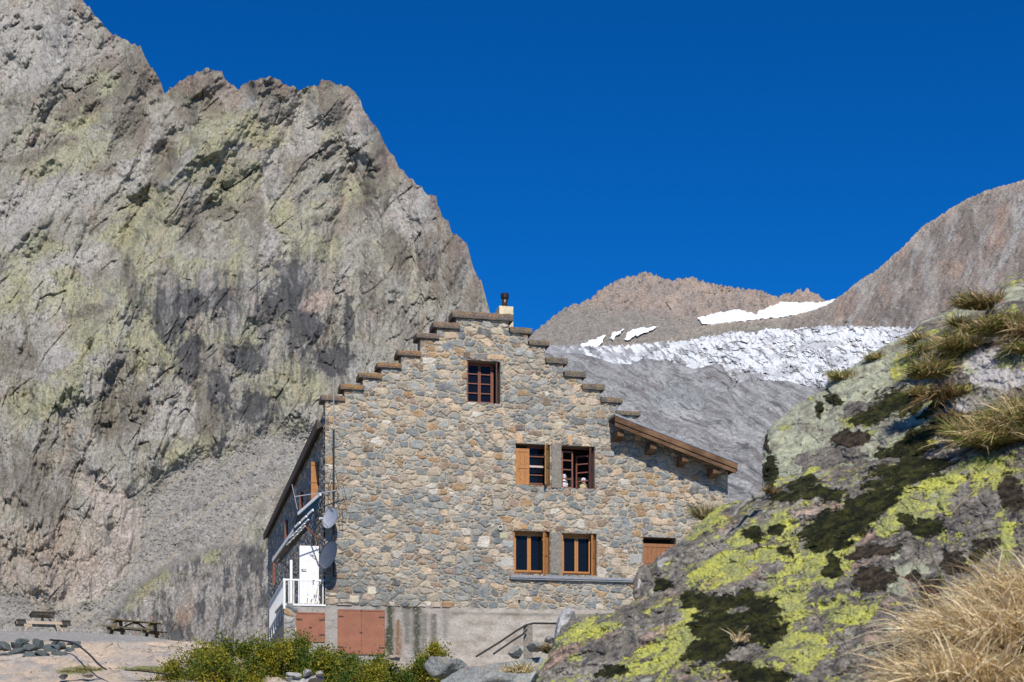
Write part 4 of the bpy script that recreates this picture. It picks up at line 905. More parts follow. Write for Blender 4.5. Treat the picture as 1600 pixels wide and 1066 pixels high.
# coping slabs
m_cop = rockmat('lichened_slate_slab', 30, .012, .35, 1.65)
for k, (t0, t1, zb, zt) in enumerate(steps):
    n_ = 60; tt = np.linspace(t0, t1, n_); m_ = MB()
    g = np.random.default_rng(70+k); lift = g.uniform(-.012, .012)
    P = []; 
    ring = [(-.085,zb+.004),(-.085,zb+.008),(-.093,(zb+zt)/2),(-.09,zt-.012),(-.083,zt-.003),(.3,zt),(.52,zt-.01),(.53,zb+.004)]
    for i, t in enumerate(tt):
        j = .010*math.sin(t*17+k)+.006*math.sin(t*41+k*2); ee = .02 if i in (0, n_-1) else 0
        for (s_, z_) in ring: P.append((t, s_+j*(1 if s_ < .2 else -1)+(ee if s_ < .2 else -ee), z_+.006*math.sin(t*19+k*3+s_*8)*(z_ > zb+.01)+lift*(t-t0-.3)*2*(z_ > zb+.01)))
    r_ = len(ring); f = [(i*r_+j, i*r_+(j+1) % r_, (i+1)*r_+(j+1) % r_, (i+1)*r_+j) for i in range(n_-1) for j in range(r_)]
    f += [tuple(range(r_))[::-1], tuple(range((n_-1)*r_, n_*r_))]
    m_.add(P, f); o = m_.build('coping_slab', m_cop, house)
    at_ = o.data.attributes.new('Col', 'FLOAT_COLOR', 'POINT')
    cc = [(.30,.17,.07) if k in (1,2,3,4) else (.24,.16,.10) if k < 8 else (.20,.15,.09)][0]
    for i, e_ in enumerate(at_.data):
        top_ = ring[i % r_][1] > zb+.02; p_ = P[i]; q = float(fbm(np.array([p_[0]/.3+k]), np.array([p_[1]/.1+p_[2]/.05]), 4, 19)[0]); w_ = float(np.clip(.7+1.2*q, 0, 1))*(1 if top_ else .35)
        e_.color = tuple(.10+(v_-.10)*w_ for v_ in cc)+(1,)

# side wall, seen grazing
S_END = hs(420, 840)[0]; Z_EAVE = hs(509, 655)[1]
sg = np.arange(.0, S_END, .035); zg2 = np.arange(-.6, Z_EAVE+.25, .03); S, Z2 = np.meshgrid(sg, zg2)
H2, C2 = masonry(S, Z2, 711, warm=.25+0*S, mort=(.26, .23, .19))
V = np.stack([-H2*1.5, S, Z2], -1).reshape(-1, 3)
npmesh('side_wall', V, gridq(len(zg2), len(sg))[:, ::-1], m_wall, house, {'Col': C2.reshape(-1, 3)})
# right end, back and lean-to wall
m_ = MB(); m_.box(T_E-.4, T_E-.01, .5, 9.5, -.6, R1[1]-.05); m_.build('lean_to_end_wall', m_core, house); MB().box(.05, T_R+.3, S_END-.3, S_END-.02, -.6, Z_EAVE-.3).build('rear_wall', m_core, house)
# main roof behind the parapet, and the side roof eave over the side wall
m_roof = simple('dark_sheet_roof', (.055, .05, .048), .55, .3, 5, .004)
TR = (steps[7][0]+steps[7][1])/2; ZR = steps[7][2]-.75
ze = Z_EAVE
m_ = MB()
for (ta, za, tb, zb) in ((-.16, ze-.12, TR, ZR), (TR, ZR, R0[0]+.1, R0[1]-.1)):
    m_.add([(ta,.46,za),(tb,.46,zb),(tb,S_END+.2,zb),(ta,S_END+.2,za),(ta,.46,za+.14),(tb,.46,zb+.14),(tb,S_END+.2,zb+.14),(ta,S_END+.2,za+.14)],
           [(0,1,2,3),(7,6,5,4),(0,4,5,1),(1,5,6,2),(2,6,7,3),(3,7,4,0)])
rf = m_.build('roof', m_roof, house)
m_edge = simple('weathered_brown_board', (.085, .06, .042), .7, .4, 20, .004)
m_ = MB(); m_.box(-.215, -.165, .02, S_END+.25, ze-.22, ze+.03); m_.build('eave_board', m_edge, rf)
m_ = MB()
m_.add([(-.16,.05,ze-.20),(0,.05,ze-.12),(0,S_END,ze-.12),(-.16,S_END,ze-.20),(-.16,.05,ze-.17),(0,.05,ze-.1),(0,S_END,ze-.1),(-.16,S_END,ze-.17)],[(0,1,2,3),(7,6,5,4),(0,4,5,1),(1,5,6,2),(2,6,7,3),(3,7,4,0)])
m_.build('soffit', simple('dark_soffit_boards', (.045, .042, .045), .7, .4, 9), rf)

# lean-to roof
m_wood = NT('brown_weathered_timber'); wv = m_wood.map((1.2, 14, 14)); q = m_wood.noise(5, 8, .65, wv, 1.0)
m_wood.col(m_wood.val(q, m_wood.mix(m_wood.ramp(m_wood.noise(1.3, 4, .6), .4, .6), (.10, .056, .032), (.19, .11, .062)), .5, 1.5)); m_wood.bump(q, .006); m_wood = m_wood.m
m_dkw = simple('dark_stained_boards', (.05, .032, .024), .7, .4, 14, .004, stretch=(1, 8, 8))
m_sheet = simple('grey_sheet_metal', (.30, .30, .30), .45, .25, 8, 0, .5)
SOV = -.62
a0 = hw(961, 646, SOV); a1 = hw(1152, 721, SOV); b0 = hw(961, 673, SOV)
dz = (a1[1]-a0[1])/(a1[0]-a0[0]); hgt = .40
def slantbox(m, ta, tb, s0, s1, ztop, h):
    z = lambda t: ztop+(t-a0[0])*dz
    return m.add([(ta,s0,z(ta)-h),(tb,s0,z(tb)-h),(tb,s1,z(tb)-h),(ta,s1,z(ta)-h),(ta,s0,z(ta)),(tb,s0,z(tb)),(tb,s1,z(tb)),(ta,s1,z(ta))],
          [(0,3,2,1),(4,5,6,7),(0,1,5,4),(1,2,6,5),(2,3,7,6),(3,0,4,7)])
lr = slantbox(MB(), a0[0]+.02, a1[0]+.02, SOV+.045, 9.4, a0[1]-.06, .05).build('lean_to_roof', m_dkw, house)
slantbox(MB(), a0[0], a1[0]+.05, SOV-.012, 9.42, a0[1], .055).build('roof_sheet', m_sheet, lr)
slantbox(MB(), a0[0], a1[0], SOV, SOV+.04, a0[1]-.058, .155).build('verge_board', m_wood, lr)
slantbox(MB(), a0[0]+.01, a1[0]-.02, SOV+.03, SOV+.07, a0[1]-.216, .12).build('verge_board', m_wood, lr)
slantbox(MB(), a1[0]-.02, a1[0]+.02, SOV+.04, 9.4, a0[1]-.058, .2).build('eave_board', m_wood, lr)
for px_, py_ in ((968,660),(1019,681),(1069,701),(1117,722)):
    t_, z_ = hw(px_, py_, SOV+.25); m = MB()
    zt_ = a0[1]-.36+(t_-a0[0])*dz
    m.add([(t_-.09,SOV+.14,zt_),(t_+.09,SOV+.14,zt_),(t_+.09,SOV+.14,zt_-.16),(t_-.09,SOV+.14,zt_-.16),(t_-.09,.4,zt_),(t_+.09,.4,zt_),(t_+.09,.4,zt_-.30),(t_-.09,.4,zt_-.30)],
          [(0,1,2,3),(7,6,5,4),(0,4,5,1),(1,5,6,2),(2,6,7,3),(3,7,4,0)])
    m.build('purlin', m_wood, lr)

# chimney: whitewashed block with a steel flue
c0 = hw(779.5, 492, .55); c1 = hw(801.5, 480, .55)
m_ = MB(); m_.box(c0[0], c1[0], .5, .95, ZR-.1, c1[1]); ch = m_.build('chimney', simple('cream_rendered_block', (.66, .56, .38), .8, .3, 9, .01), house, bevel=.01)
fx = (hw(788.7, 480, .7))[0]; zt_ = hw(788.7, 458, .7)[1]; zf = c1[1]
MB().tube([(fx,.7,zf-.02),(fx,.7,zt_-.13)], .083, 16).build('flue', simple('stained_steel', (.10, .065, .045), .35, .5, 8, 0, .6, .5), ch, smooth=True)
MB().tube([(fx,.7,zt_-.17),(fx,.7,zt_-.15),(fx,.7,zt_-.03),(fx,.7,zt_)], [.085,.115,.118,.06], 16).build('flue_cap', simple('black_cowl', (.02, .018, .018), .5, .2), ch)

# concrete plinth wall with moss streaks
XL = hw(444, 950)[0]; XR = T_E-.01
tg = np.arange(XL, XR, .02); zg3 = np.arange(-.5, ZSTONE+.02, .02); T3, Z3 = np.meshgrid(tg, zg3)
def px_of(t): return np.interp(t, [hw(x, 980)[0] for x in range(400, 1000, 10)], range(400, 1000, 10))
PXX = px_of(T3); PYY = 949+(ZSTONE-Z3)*58.5
n = fbm(T3/.5, Z3/.25, 5, 801, .6); n2 = fbm(T3/.08, Z3/.06, 5, 802, .65)
c = np.zeros(T3.shape+(3,)); c[:] = (.37, .33, .285); c = mixc(c, (.46, .42, .37), sst(0, .3, n)*.7); c = mixc(c, (.27, .23, .185), sst(.05, .3, -n)*.7)
c = mixc(c, (.30, .28, .26), sst(680, 600, PXX)*.6)
for cx_, w_, y0, y1, cc in ((610,5,949,1030,(.055,.055,.03)),(622,4,970,1030,(.20,.11,.06)),(606,4,985,1020,(.05,.06,.03)),(652,7,949,1030,(.06,.06,.045)),(678,5,960,1030,(.14,.13,.115)),(640,12,949,957,(.05,.05,.025)),(672,8,949,953,(.06,.055,.03)),(636,6,955,1010,(.17,.16,.14)),(663,4,960,1020,(.18,.17,.15)),(696,6,952,1000,(.24,.22,.2)),(590,5,950,956,(.1,.09,.07))):
    m = np.exp(-((PXX-cx_+5*fbm(T3/.2, Z3/.5, 3, 803))/w_)**2)*sst(y0-2, y0+2, PYY)*sst(y1+4, y1-8, PYY)*sst(-.35, .15, n2+.15)
    c = mixc(c, cc, np.clip(m*1.2, 0, .95))
c = mixc(c, (.62, .6, .56), sst(.4, .5, fbm(T3/.07, Z3/.12, 4, 804))*.5*(PXX > 620))
bd = np.abs(((Z3-.1) % .34)-.17) < .008; H3 = .012*n+.006*n2-.008*bd*sst(-.1, .2, n)
H3 = H3 + .03*sst(700, 706, PXX)*sst(955+6, 955, PYY)
stl = sst(470, 462, PXX); H4, C4 = masonry(T3, Z3, 821, .34, .24, warm=.3+0*T3, mort=(.30, .28, .25))      # the left end is stone
c = lerp(c, C4, stl[..., None]); H3 = lerp(H3, H4, stl)
RED = [(462.5,508,957,1003),(527.5,601,953,1023)]
tc = (T3[:-1, :-1]+T3[1:, 1:])/2; zc = (Z3[:-1, :-1]+Z3[1:, 1:])/2; keep = np.ones(tc.shape, bool); redr = []
for x0, x1, y0, y1 in RED:
    ta, za = hw(x0, y0); tb, _ = hw(x1, y0); zb = hw((x0+x1)/2, y1)[1]; za = hw((x0+x1)/2, y0)[1]; redr.append((ta, tb, zb, za))
    keep &= ~((tc > ta) & (tc < tb) & (zc > zb) & (zc < za))
V = np.stack([T3, .01-H3, Z3], -1).reshape(-1, 3); Vk, Qk, Ak = compact(V, gridq(len(zg3), len(tg), keep), {'Col': np.clip(c*(1+.16*n2[..., None]), .02, .9).reshape(-1, 3)})
pl = npmesh('plinth_wall', Vk, Qk, rockmat('stained_concrete', 30, .008, .8, 1.2), house, Ak)
MB().box(XL, XR, .12, .5, -.5, ZSTONE-.03).build('plinth_core', m_core, pl)
MB().box(XL, -.02, .5, 2.6, -.5, ZSTONE-.03).build('landing_base', m_core, pl)
mr = NT('salmon_painted_panel'); rn = mr.noise(3, 5, .6); sp = mr.ramp(mr.noise(14, 3, .5, mr.map((1, 1, 1.8))), .665, .70)
mr.col(mr.mix(sp, mr.val(rn, mr.mix(0., (.30, .125, .075), (0,0,0)), .88, 1.1), (.05, .03, .025))); mr.b.inputs['Roughness'].default_value = .6; mr.bump(mr.noise(1.6, 3, .5), .02)
for k, (ta, tb, zb, za) in enumerate(redr):
    mid = (ta+tb)/2; m = MB()
    if k: m.box(ta, mid-.002, -.015, .02, zb, za); m.box(mid+.002, tb, -.012, .02, zb, za)
    else: m.box(ta, tb, -.01, .02, zb, za)
    p = m.build('hatch_panel', mr.m, pl, bevel=.004)
    p['label'] = ['smaller salmon red hatch panel', 'large salmon red hatch panel'][k]
    for za_, zb_ in ((za-.035, za-.001), (zb+.001, zb+.03)): MB().box(ta+.03, tb-.03, -.024, -.0155, za_, zb_).build('frame_rail', mr.m, p)
    for zz_ in (zb+.18, za-.2): MB().box(ta+.01, ta+.16, -.026, -.0155, zz_, zz_+.03).build('hinge', m_edge, p); MB().box(tb-.16, tb-.01, -.026, -.0155, zz_, zz_+.03).build('hinge', m_edge, p)
    MB().box(mid-.05, mid+.03, -.03, -.016, (za+zb)/2-.02, (za+zb)/2+.01).build('handle', m_edge, p)

# windows -----------------------------------------------------------
m_redfr = simple('red_brown_painted_wood', (.20, .075, .048), .55, .3, 16, .003, stretch=(6, 6, 1))
m_orfr = simple('orange_varnished_wood', (.43, .19, .055), .45, .35, 16, .003, stretch=(6, 6, 1))
m_orsh = simple('weathered_orange_shutter', (.40, .18, .06), .6, .35, 10, .006, stretch=(8, 8, 1))
m_yesh = simple('ochre_shutter_back', (.30, .16, .045), .6, .35, 10, .006, stretch=(8, 8, 1))
m_dksh = simple('dark_brown_shutter', (.085, .038, .03), .6, .4, 10, .004, stretch=(8, 8, 1))
gt = NT('window_glass'); gt.b.inputs['Base Color'].default_value = (.006, .008, .012, 1); gt.b.inputs['Roughness'].default_value = .04; gt.b.inputs['Specular IOR Level'].default_value = .2
gt.bump(gt.noise(3, 2, .5), .004); m_glass = gt.m
m_room = simple('dark_room', (.02, .018, .017), .9, .2)
m_lead = simple('lead_grey_board', (.24, .25, .27), .5, .3, 9, .003, 0, .4, (1, 6, 6))
def shutter(name, hinge, sgn, w, z0, z1, ang, mat, parent, planks=3, label=None):
    """a ledged shutter leaf hinged at (t, s); ang 0 = closed across the opening"""
    m = MB(); ca, sa = math.cos(R_(ang)), math.sin(R_(ang))
    M = lambda p: (hinge[0]+sgn*(p[0]*ca)+p[1]*sa*-sgn*0+(-sgn*0), hinge[1]-p[0]*sa+p[1]*ca, p[2])
    def Mx(p): x, y, z = p; return (hinge[0]+sgn*(x*ca+y*sa), hinge[1]-x*sa+y*ca, z)
    for i in range(planks):
        m.box(w*i/planks+.003, w*(i+1)/planks-.003, 0, .026, z0, z1, Mx)
    for a, b in ((z0+.0, z0+.09), (z1-.09, z1-.0), ((z0+z1)/2-.05, (z0+z1)/2+.03)): m.box(0.004, w-.004, -.012, .001, a, b, Mx)
    for a in (0.004, w-.064): m.box(a, a+.06, -.009, .001, z0+.09, z1-.09, Mx)
    o = m.build(name, mat, parent)
    if label: o['label'] = label
    return o
def window(key, fr, cols, rows, t0=None, t1=None, room=False, frame_s=.26, bw=.045, top_gap=0.0):
    a, b, c_, d_ = OPEN[key]; t0 = a if t0 is None else t0; t1 = b if t1 is None else t1; s = frame_s
    g = MB().box(t0+.03, t1-.03, s+.028, s+.034, c_+.03, d_-.03).build('window', m_glass, house)
    m = MB()
    m.box(t0+.001, t0+bw, s, s+.06, c_+.001, d_-.001); m.box(t1-bw, t1-.001, s, s+.06, c_+.001, d_-.001)
    m.box(t0+bw, t1-bw, s+.001, s+.059, c_+.001, c_+bw*1.2); m.box(t0+bw, t1-bw, s+.001, s+.059, d_-bw, d_-.001)
    m.build('window_frame', fr, g)
    for i in range(cols):
        u0 = t0+bw+(t1-t0-2*bw)*i/cols; u1 = t0+bw+(t1-t0-2*bw)*(i+1)/cols; m = MB(); q = bw*.8
        u0 += .003; u1 -= .003; z0 = c_+bw*1.2+.003; z1 = d_-bw-.003
        m.box(u0, u0+q, s-.012, s+.027, z0, z1); m.box(u1-q, u1, s-.012, s+.027, z0, z1)
        m.box(u0+q, u1-q, s-.011, s+.026, z0, z0+q); m.box(u0+q, u1-q, s-.011, s+.026, z1-q, z1)
        for r in range(1, rows):
            zz = z0+(z1-z0)*r/rows; m.box(u0+q, u1-q, s-.008, s+.024, zz-.014, zz+.014)
        m.build('sash', fr, g)
    return g
# lining of each opening so the recess reads as wall
m_rev = simple('rough_reveal_render', (.22, .18, .14), .95, .35, 14, .01)
for key, (a, b, c_, d_) in OPEN.items():
    m = MB(); m.box(a-.03, a-.002, -.004, .34, c_-.03, d_+.03); m.box(b+.002, b+.03, -.004, .34, c_-.03, d_+.03)
    m.box(a-.002, b+.002, -.004, .34, c_-.03, c_-.002); m.box(a-.002, b+.002, -.004, .34, d_+.002, d_+.03); m.build('window_reveal', m_rev, house)
px2t = lambda x, y, s=0: hw(x, y, s)[0]
w1 = window('top', m_redfr, 2, 4, t1=OPEN['top'][1]-.13)
shutter('shutter', (OPEN['top'][1]-.05, .24), -1, .24, OPEN['top'][2]+.03, OPEN['top'][3]-.03, 80, m_dksh, w1, 3)
MB().box(OPEN['top'][0]+.005, OPEN['top'][0]+.03, -.01, .25, OPEN['top'][2]+.02, OPEN['top'][3]-.04).build('shutter', m_redfr, w1)
# upper pair
a, b, c_, d_ = OPEN['u1']
w2 = window('u1', m_redfr, 1, 4, t0=a+.36, t1=b-.02, frame_s=.2)
shutter('shutter', (a+.01, .05), 1, .39, c_+.01, d_-.13, 3, m_orsh, w2, 3, 'orange shutter leaf closed over half of the window')
shutter('shutter', (b-.015, .10), -1, .34, c_-.0, d_-.03, 63, m_yesh, w2, 3, 'ochre shutter leaf standing ajar against the pillar')
MB().box(a+.40, b-.18, .02, .05, c_+.49, c_+.54).build('bar', simple('pale_bar', (.5, .42, .38), .6, .2), w2)
a, b, c_, d_ = OPEN['u2']
w3 = MB().box(a+.05, b-.03, .75, .8, c_, d_).build('window', m_room, house); w3['label'] = 'window with one sash swung inward'
m = MB(); m.box(a+.001, a+.04, .2, .26, c_, d_-.01); m.box(b-.04, b-.001, .2, .26, c_, d_-.01); m.box(a+.04, b-.04, .201, .259, c_, c_+.04); m.box(a+.04, b-.04, .201, .259, d_-.05, d_-.01); m.build('window_frame', m_redfr, w3)
m = MB(); m.box(a-.3, b+.3, .8, .85, c_-.3, d_+.3); m.box(a-.3, a-.25, .47, .8, c_-.3, d_+.3); m.box(b+.25, b+.3, .47, .8, c_-.3, d_+.3); m.box(a-.25, b+.25, .47, .8, d_+.25, d_+.3); m.box(a-.25, b+.25, .47, .8, c_-.3, c_-.25); m.build('window_recess', m_room, w3)
def leaf(hinge, sgn, w, z0, z1, ang, mat, parent, rows=4):
    ca, sa = math.cos(R_(ang)), math.sin(R_(ang)); Mx = lambda p: (hinge[0]+sgn*(p[0]*ca), hinge[1]+p[0]*sa+p[1], p[2]); m = MB(); q = .042
    m.box(0, q, 0, .035, z0, z1, Mx); m.box(w-q, w, 0, .035, z0, z1, Mx); m.box(q, w-q, 0.001, .034, z0, z0+q, Mx); m.box(q, w-q, 0.001, .034, z1-q, z1, Mx)
    for r in range(1, rows): zz = z0+(z1-z0)*r/rows; m.box(q, w-q, .004, .03, zz-.016, zz+.016, Mx)
    return m.build('sash', mat, parent)
leaf((a+.05, .16), 1, .34, c_+.02, d_-.12, 4, m_redfr, w3); leaf((b-.09, .16), -1, .42, c_+.02, d_-.20, 38, m_redfr, w3)
shutter('shutter', (b-.02, .14), -1, .2, c_+.0, d_-.03, 55, m_dksh, w3, 3)
m_conc = simple('board_marked_concrete', (.215, .195, .165), .95, .35, 18, .01)
for p in ((861.5,876.5,695,763),(860,877.5,832,897)):
    a_ = hw(p[0], p[2]); b_ = hw(p[1], p[3])
    MB().box(a_[0], b_[0], -.045, .04, b_[1]+.0, a_[1]-.01).build('concrete_pillar', m_conc, house, bevel=.006)
# lower pair
for key in ('l1', 'l2'):
    a, b, c_, d_ = OPEN[key]
    wl = window(key, m_orfr, 2, 1, t1=b-.06, frame_s=.20, bw=.06)
    shutter('shutter', (b-.01, .16), -1, .27 if key == 'l1' else .24, c_-.02, d_-.03, 50 if key == 'l1' else 58, m_orsh, wl, 3)
    MB().box(a+.004, a+.03, -.005, .19, c_+.01, d_-.05).build('shutter', m_orfr, wl)
    MB().box(a+.02, b-.12, -.02, .2, c_-.0, c_+.04).build('sill', m_wood, wl)
a, b, c_, d_ = OPEN['sh']
ws = MB().box(a+.01, b-.01, .09, .12, c_, d_-.17).build('window', m_dksh, house); ws['label'] = 'window closed by a brown planked shutter'
shutter('shutter', (a+.012, .07), 1, (b-a)-.024, c_, d_-.17, 0, simple('chestnut_shutter', (.27, .12, .05), .6, .35, 10, .006, stretch=(8, 8, 1)), ws, 7)
# ledge under the lower pair
e0 = hw(798, 899, -.1); e1 = hw(1012, 907, -.1); zz = (e0[1]+hw(905, 903, -.1)[1])/2
m = MB(); m.box(e0[0], e1[0], -.12, .0, zz-.055, zz-.015); m.box(e0[0], e1[0], -.10, .0, zz-.095, zz-.06); m.box(e0[0]+.02, e1[0], -.09, .0, zz-.014, zz+.02); m.build('metal_ledge', m_lead, house, bevel=.004)
# vent hole ring and pipe mouth
t_, z_ = hw(811, 939); MB().tube([(t_,-.06,z_),(t_,.05,z_)], .028, 14).build('pipe_mouth', m_room, house)
t_, z_ = hw(781, 825); m = MB(); m.tube([(t_+.06*math.cos(k*.4488), -.06, z_+.06*math.sin(k*.4488)) for k in range(15)], .014, 6); m.build('vent_ring', simple('pale_ring', (.55, .5, .42), .6, .1), house)

# side wall openings, shutters standing out from the wall, posts
def on(px_, py_, D_t):  return hs(px_, py_, D_t)
def sideleaf(x0, x1, y0, y1, mat, lab=None):
    """leaf hinged on the side wall, standing square to it; pixels of its outline"""
    xm = (x0+x1)/2; s_ = hs(x1, y1, -.03)[0]; ta = hw(x0, y0, s_)[0]; tb = hw(x1, y0, s_)[0]; z1 = hw(xm, y0, s_)[1]; z0 = hw(xm, y1, s_)[1]
    return ta, tb, s_, z0, z1
for x0, x1, y0, y1, mat, lab in ((486,498,722,782,m_orsh,'orange shutter leaf open on the side wall'),(468,474,768,800,m_redfr,None),(445,450,812,850,m_redfr,None),(426,431.5,868,913,m_redfr,None)):
    ta, tb, s_, z0, z1 = sideleaf(x0, x1, y0, y1, mat)
    tb = -.05; m = MB(); n_ = 2
    for i in range(n_): m.box(ta+(tb-ta)*i/n_+.002, ta+(tb-ta)*(i+1)/n_-.002, s_, s_+.03, z0, z1)
    for zz_ in (z0, (z0+z1)/2-.04, z1-.09): m.box(ta+.004, tb-.004, s_-.014, s_+.001, zz_, zz_+.08)
    sw = MB().box(-.075, -.045, s_+.05, s_+1.0, z0, z1).build('window', m_glass, house)
    o = m.build('shutter', mat, sw)
    if lab: o['label'] = lab

# white door standing open on the landing
m_white = simple('white_paint', (.78, .78, .78), .5, .06, 5, 0)
ZL = ZSTONE+.02
s_d = 1.0; ta = hw(468, 900, s_d)[0]; tb = hw(498, 900, s_d)[0]; z1 = hw(483, 853, s_d)[1]
m = MB(); m.box(ta, -.06, s_d, s_d+.045, ZL, z1)
door = m.build('door', m_white, house, bevel=.006); door['label'] = 'white door standing open'
MB().box(ta+.05, ta+.08, s_d-.05, s_d, ZL+1.0, ZL+1.03).bar((ta+.065, s_d-.05, ZL+1.015), (ta+.18, s_d-.05, ZL+1.015), .018).build('handle', m_lead, door)
MB().box(-.09, -.05, s_d+.06, s_d+1.0, ZL, z1+.02).build('doorway', m_room, house)
MB().box(ta-.16, ta-.09, s_d+1.2, s_d+1.26, ZL, z1-.25).build('door_post', m_white, house)
# landing slab, railing and the stair railing
m_slab_ = simple('landing_concrete', (.36, .34, .31), .9, .3, 8, .01)
tl = hw(444, 945, -.05)[0]; MB().box(tl-.05, -.05, .0, 2.6, ZL-.06, ZL).build('landing', m_slab_, house)
rz1 = hw(470, 905, 0)[1]; rz0 = hw(470, 946, 0)[1]
rl = MB().box(tl, -.02, -.02, .03, rz1-.045, rz1); 
rl = rl.build('railing', m_white, house); MB().box(tl, .02, -.015, .025, rz0-.01, rz0+.03).build('bottom_rail', m_white, rl)
MB().box(tl-.02, tl+.035, -.03, .035, rz0-.1, rz1+.005).build('rail_post', m_white, rl)
nb = 8
for i in range(1, nb+1):
    t_ = tl+(-.02-tl)*i/(nb+.3); MB().box(t_-.012, t_+.012, -.008, .016, rz0+.03, rz1-.045).build('baluster', m_white, rl)
L_ = hs(421, 945, tl)[0]; zE1 = hs(421, 944, tl)[1]; zE0 = hs(421, 990, tl)[1]
sr = MB(); sr.bar((tl, .03, rz1-.02), (tl, L_, zE1-.02), .05, .04); sr.bar((tl, .03, rz0+.06), (tl, L_, zE0+.1), .04, .04); sr = sr.build('stair_railing', m_white, house)
for i in range(26):
    f_ = (i+.5)/26; s_ = .04+(L_-.04)*f_; zt_ = lerp(rz1, zE1, f_)-.03; zb = lerp(rz0, zE0, f_)+.05-(.30 if i % 4 == 1 else 0)
    MB().box(tl-.012, tl+.012, s_-.055, s_+.055, zb, zt_).build('baluster', m_white, sr)
m = MB()
for i in range(11):
    f_ = i/11; m.box(tl+.06, -.12, 2.6+(L_-2.6)*f_, 2.6+(L_-2.6)*(f_+1/11), -.5, lerp(ZL-.15, zE0-.1, f_+1/11))
m.build('stairs', m_slab_, house)

# slanting glazed canopy over the landing: dark panels with white edges
t_ = hs
cs0 = .9; A_ = hw(499, 772, .2); B_ = hw(427, 873, 3.2)
canb = empty('solar_panel_rack', (HX, HYY, ZB), YAW); tag(canb, 'slanting rack of dark panels with bright white edges above the white door', 'solar panels')
m_pan = simple('dark_panel', (.018, .02, .026), .25, .2, 3, 0, .5)
W3 = lambda x, y, s_: np.array([hw(x, y, s_)[0], s_, hw(x, y, s_)[1]])
def run(pa, pb, n, h, w=.04, gap=.22):
    for i in range(n): MB().bar(pa+(pb-pa)*i/n, pa+(pb-pa)*((i+1-(gap if n > 1 else 0))/n), w, h).build('white_edge', m_white, canb)
def slab4(q, th=.03):
    q = [np.array(p) for p in q]; MB().add(q+[p+np.array([0,0,-th]) for p in q], [(0,1,2,3),(7,6,5,4),(0,4,5,1),(1,5,6,2),(2,6,7,3),(3,7,4,0)]).build('panel', m_pan, canb)
run(W3(501,772,.25), W3(466,803,1.6), 1, .085)
run(W3(489,797,.5), W3(459,826,1.9), 3, .06); run(W3(482,812,.7), W3(452,842,2.1), 5, .03); run(W3(477,822,.9), W3(447,853,2.3), 5, .022)
run(W3(459,829,2.4), W3(426,876,5.2), 1, .10); run(W3(463,835,2.6), W3(431,879,5.2), 6, .03)
slab4([W3(501,774,.27), W3(466,805,1.62), W3(461,826,2.0), W3(494,796,.6)]); slab4([W3(489,799,.52), W3(459,828,1.92), W3(455,846,2.4), W3(484,816,.8)])
slab4([W3(482,814,.72), W3(452,844,2.12), W3(450,858,2.6), W3(480,828,1.0)]); slab4([W3(459,832,2.42), W3(427,878,5.22), W3(438,878,5.4), W3(468,842,2.8)])
m_dkm = simple('dark_steel', (.03, .028, .028), .5, .3)
MB().bar(W3(478,823,.9), W3(498,842,.3), .03).build('strut', m_redfr, canb); MB().bar(W3(440,877,4.0), W3(462,900,3.0), .03).build('strut', m_dkm, canb); MB().bar(W3(466,803,1.6), W3(459,829,2.4), .035).build('strut', m_dkm, canb)

# satellite dishes -------------------------------------------------------
m_dish = simple('dish_shade_grey', (.115, .13, .16), .45, .12, 3, 0, .4); m_dish2 = simple('pale_grey_dish', (.42, .43, .47), .45, .12, 3, 0, .4)  # larger dish: dark blue-grey colour stands in for shade on its unlit face
m_galv = simple('galvanised_steel', (.40, .40, .40), .45, .2, 10, 0, .5, .4)
def dish(px_, py_, s, r, nrm, mat, lab, armlen, drop):
    t_, z_ = hw(px_, py_, s); ctr = np.array([t_, s, z_]); e = empty('satellite_dish', (0,0,0)); e.parent = None
    cw = np.array([HX+t_*E1[0]+s*E2[0], HYY+t_*E1[1]+s*E2[1], ZB+z_]); e.location = cw; e.rotation_euler = (0, 0, YAW); tag(e, lab, 'satellite dish')
    n = np.array(nrm, float); n /= np.linalg.norm(n); u = np.cross(n, (0,0,1)); u /= np.linalg.norm(u); v = np.cross(u, n)
    P = []; nr, na = 9, 40
    for back in (0, 1):
        for i in range(nr+1):
            rr = r*i/nr; dp = .22*r*(i/nr)**2-.22*r-(.012 if back else 0)*(1 if i < nr else 0)
            for k in range(na): a_ = 2*math.pi*k/na; P.append(u*rr*.92*math.cos(a_)+v*rr*1.05*math.sin(a_)+n*dp)
    f = []
    for back in (0, 1):
        o_ = back*(nr+1)*na
        for i in range(nr):
            for k in range(na):
                q = (o_+i*na+k, o_+i*na+(k+1) % na, o_+(i+1)*na+(k+1) % na, o_+(i+1)*na+k); f.append(q if back else q[::-1])
    for k in range(na): f.append((nr*na+k, nr*na+(k+1) % na, (2*nr+1)*na+(k+1) % na, (2*nr+1)*na+k))
    MB().add(P, f).build('reflector', mat, e, smooth=True)
    low = -v*r*.98; tip = n*armlen-v*r*.55
    MB().tube([low-n*.02, tip], .011, 8).build('feed_arm', m_galv, e)
    MB().tube([tip, tip-n*.07+v*.02, tip-n*.13+v*.04], [.035,.035,.022], 12).build('receiver', simple('white_plastic', (.6,.6,.58), .4, .1), e)
    wallp = np.array([drop[0]-t_, .0-s, drop[1]]); MB().tube([-n*.2*r-n*.02, -n*.2*r+np.array([.06,.1,-.05]), wallp], .019, 8).build('wall_bracket', m_galv, e)
    return e
dish(512.5, 867, -.42, .385, (-.78, -.5, .26), m_dish, 'larger dish with its shade painted in dark grey, lower of the two on the house corner', .55, (.2, -.1))
dish(515.5, 809, -.30, .29, (-.72, -.62, .24), m_dish2, 'smaller pale grey dish, upper of the two on the house corner', .36, (.2, -.1))

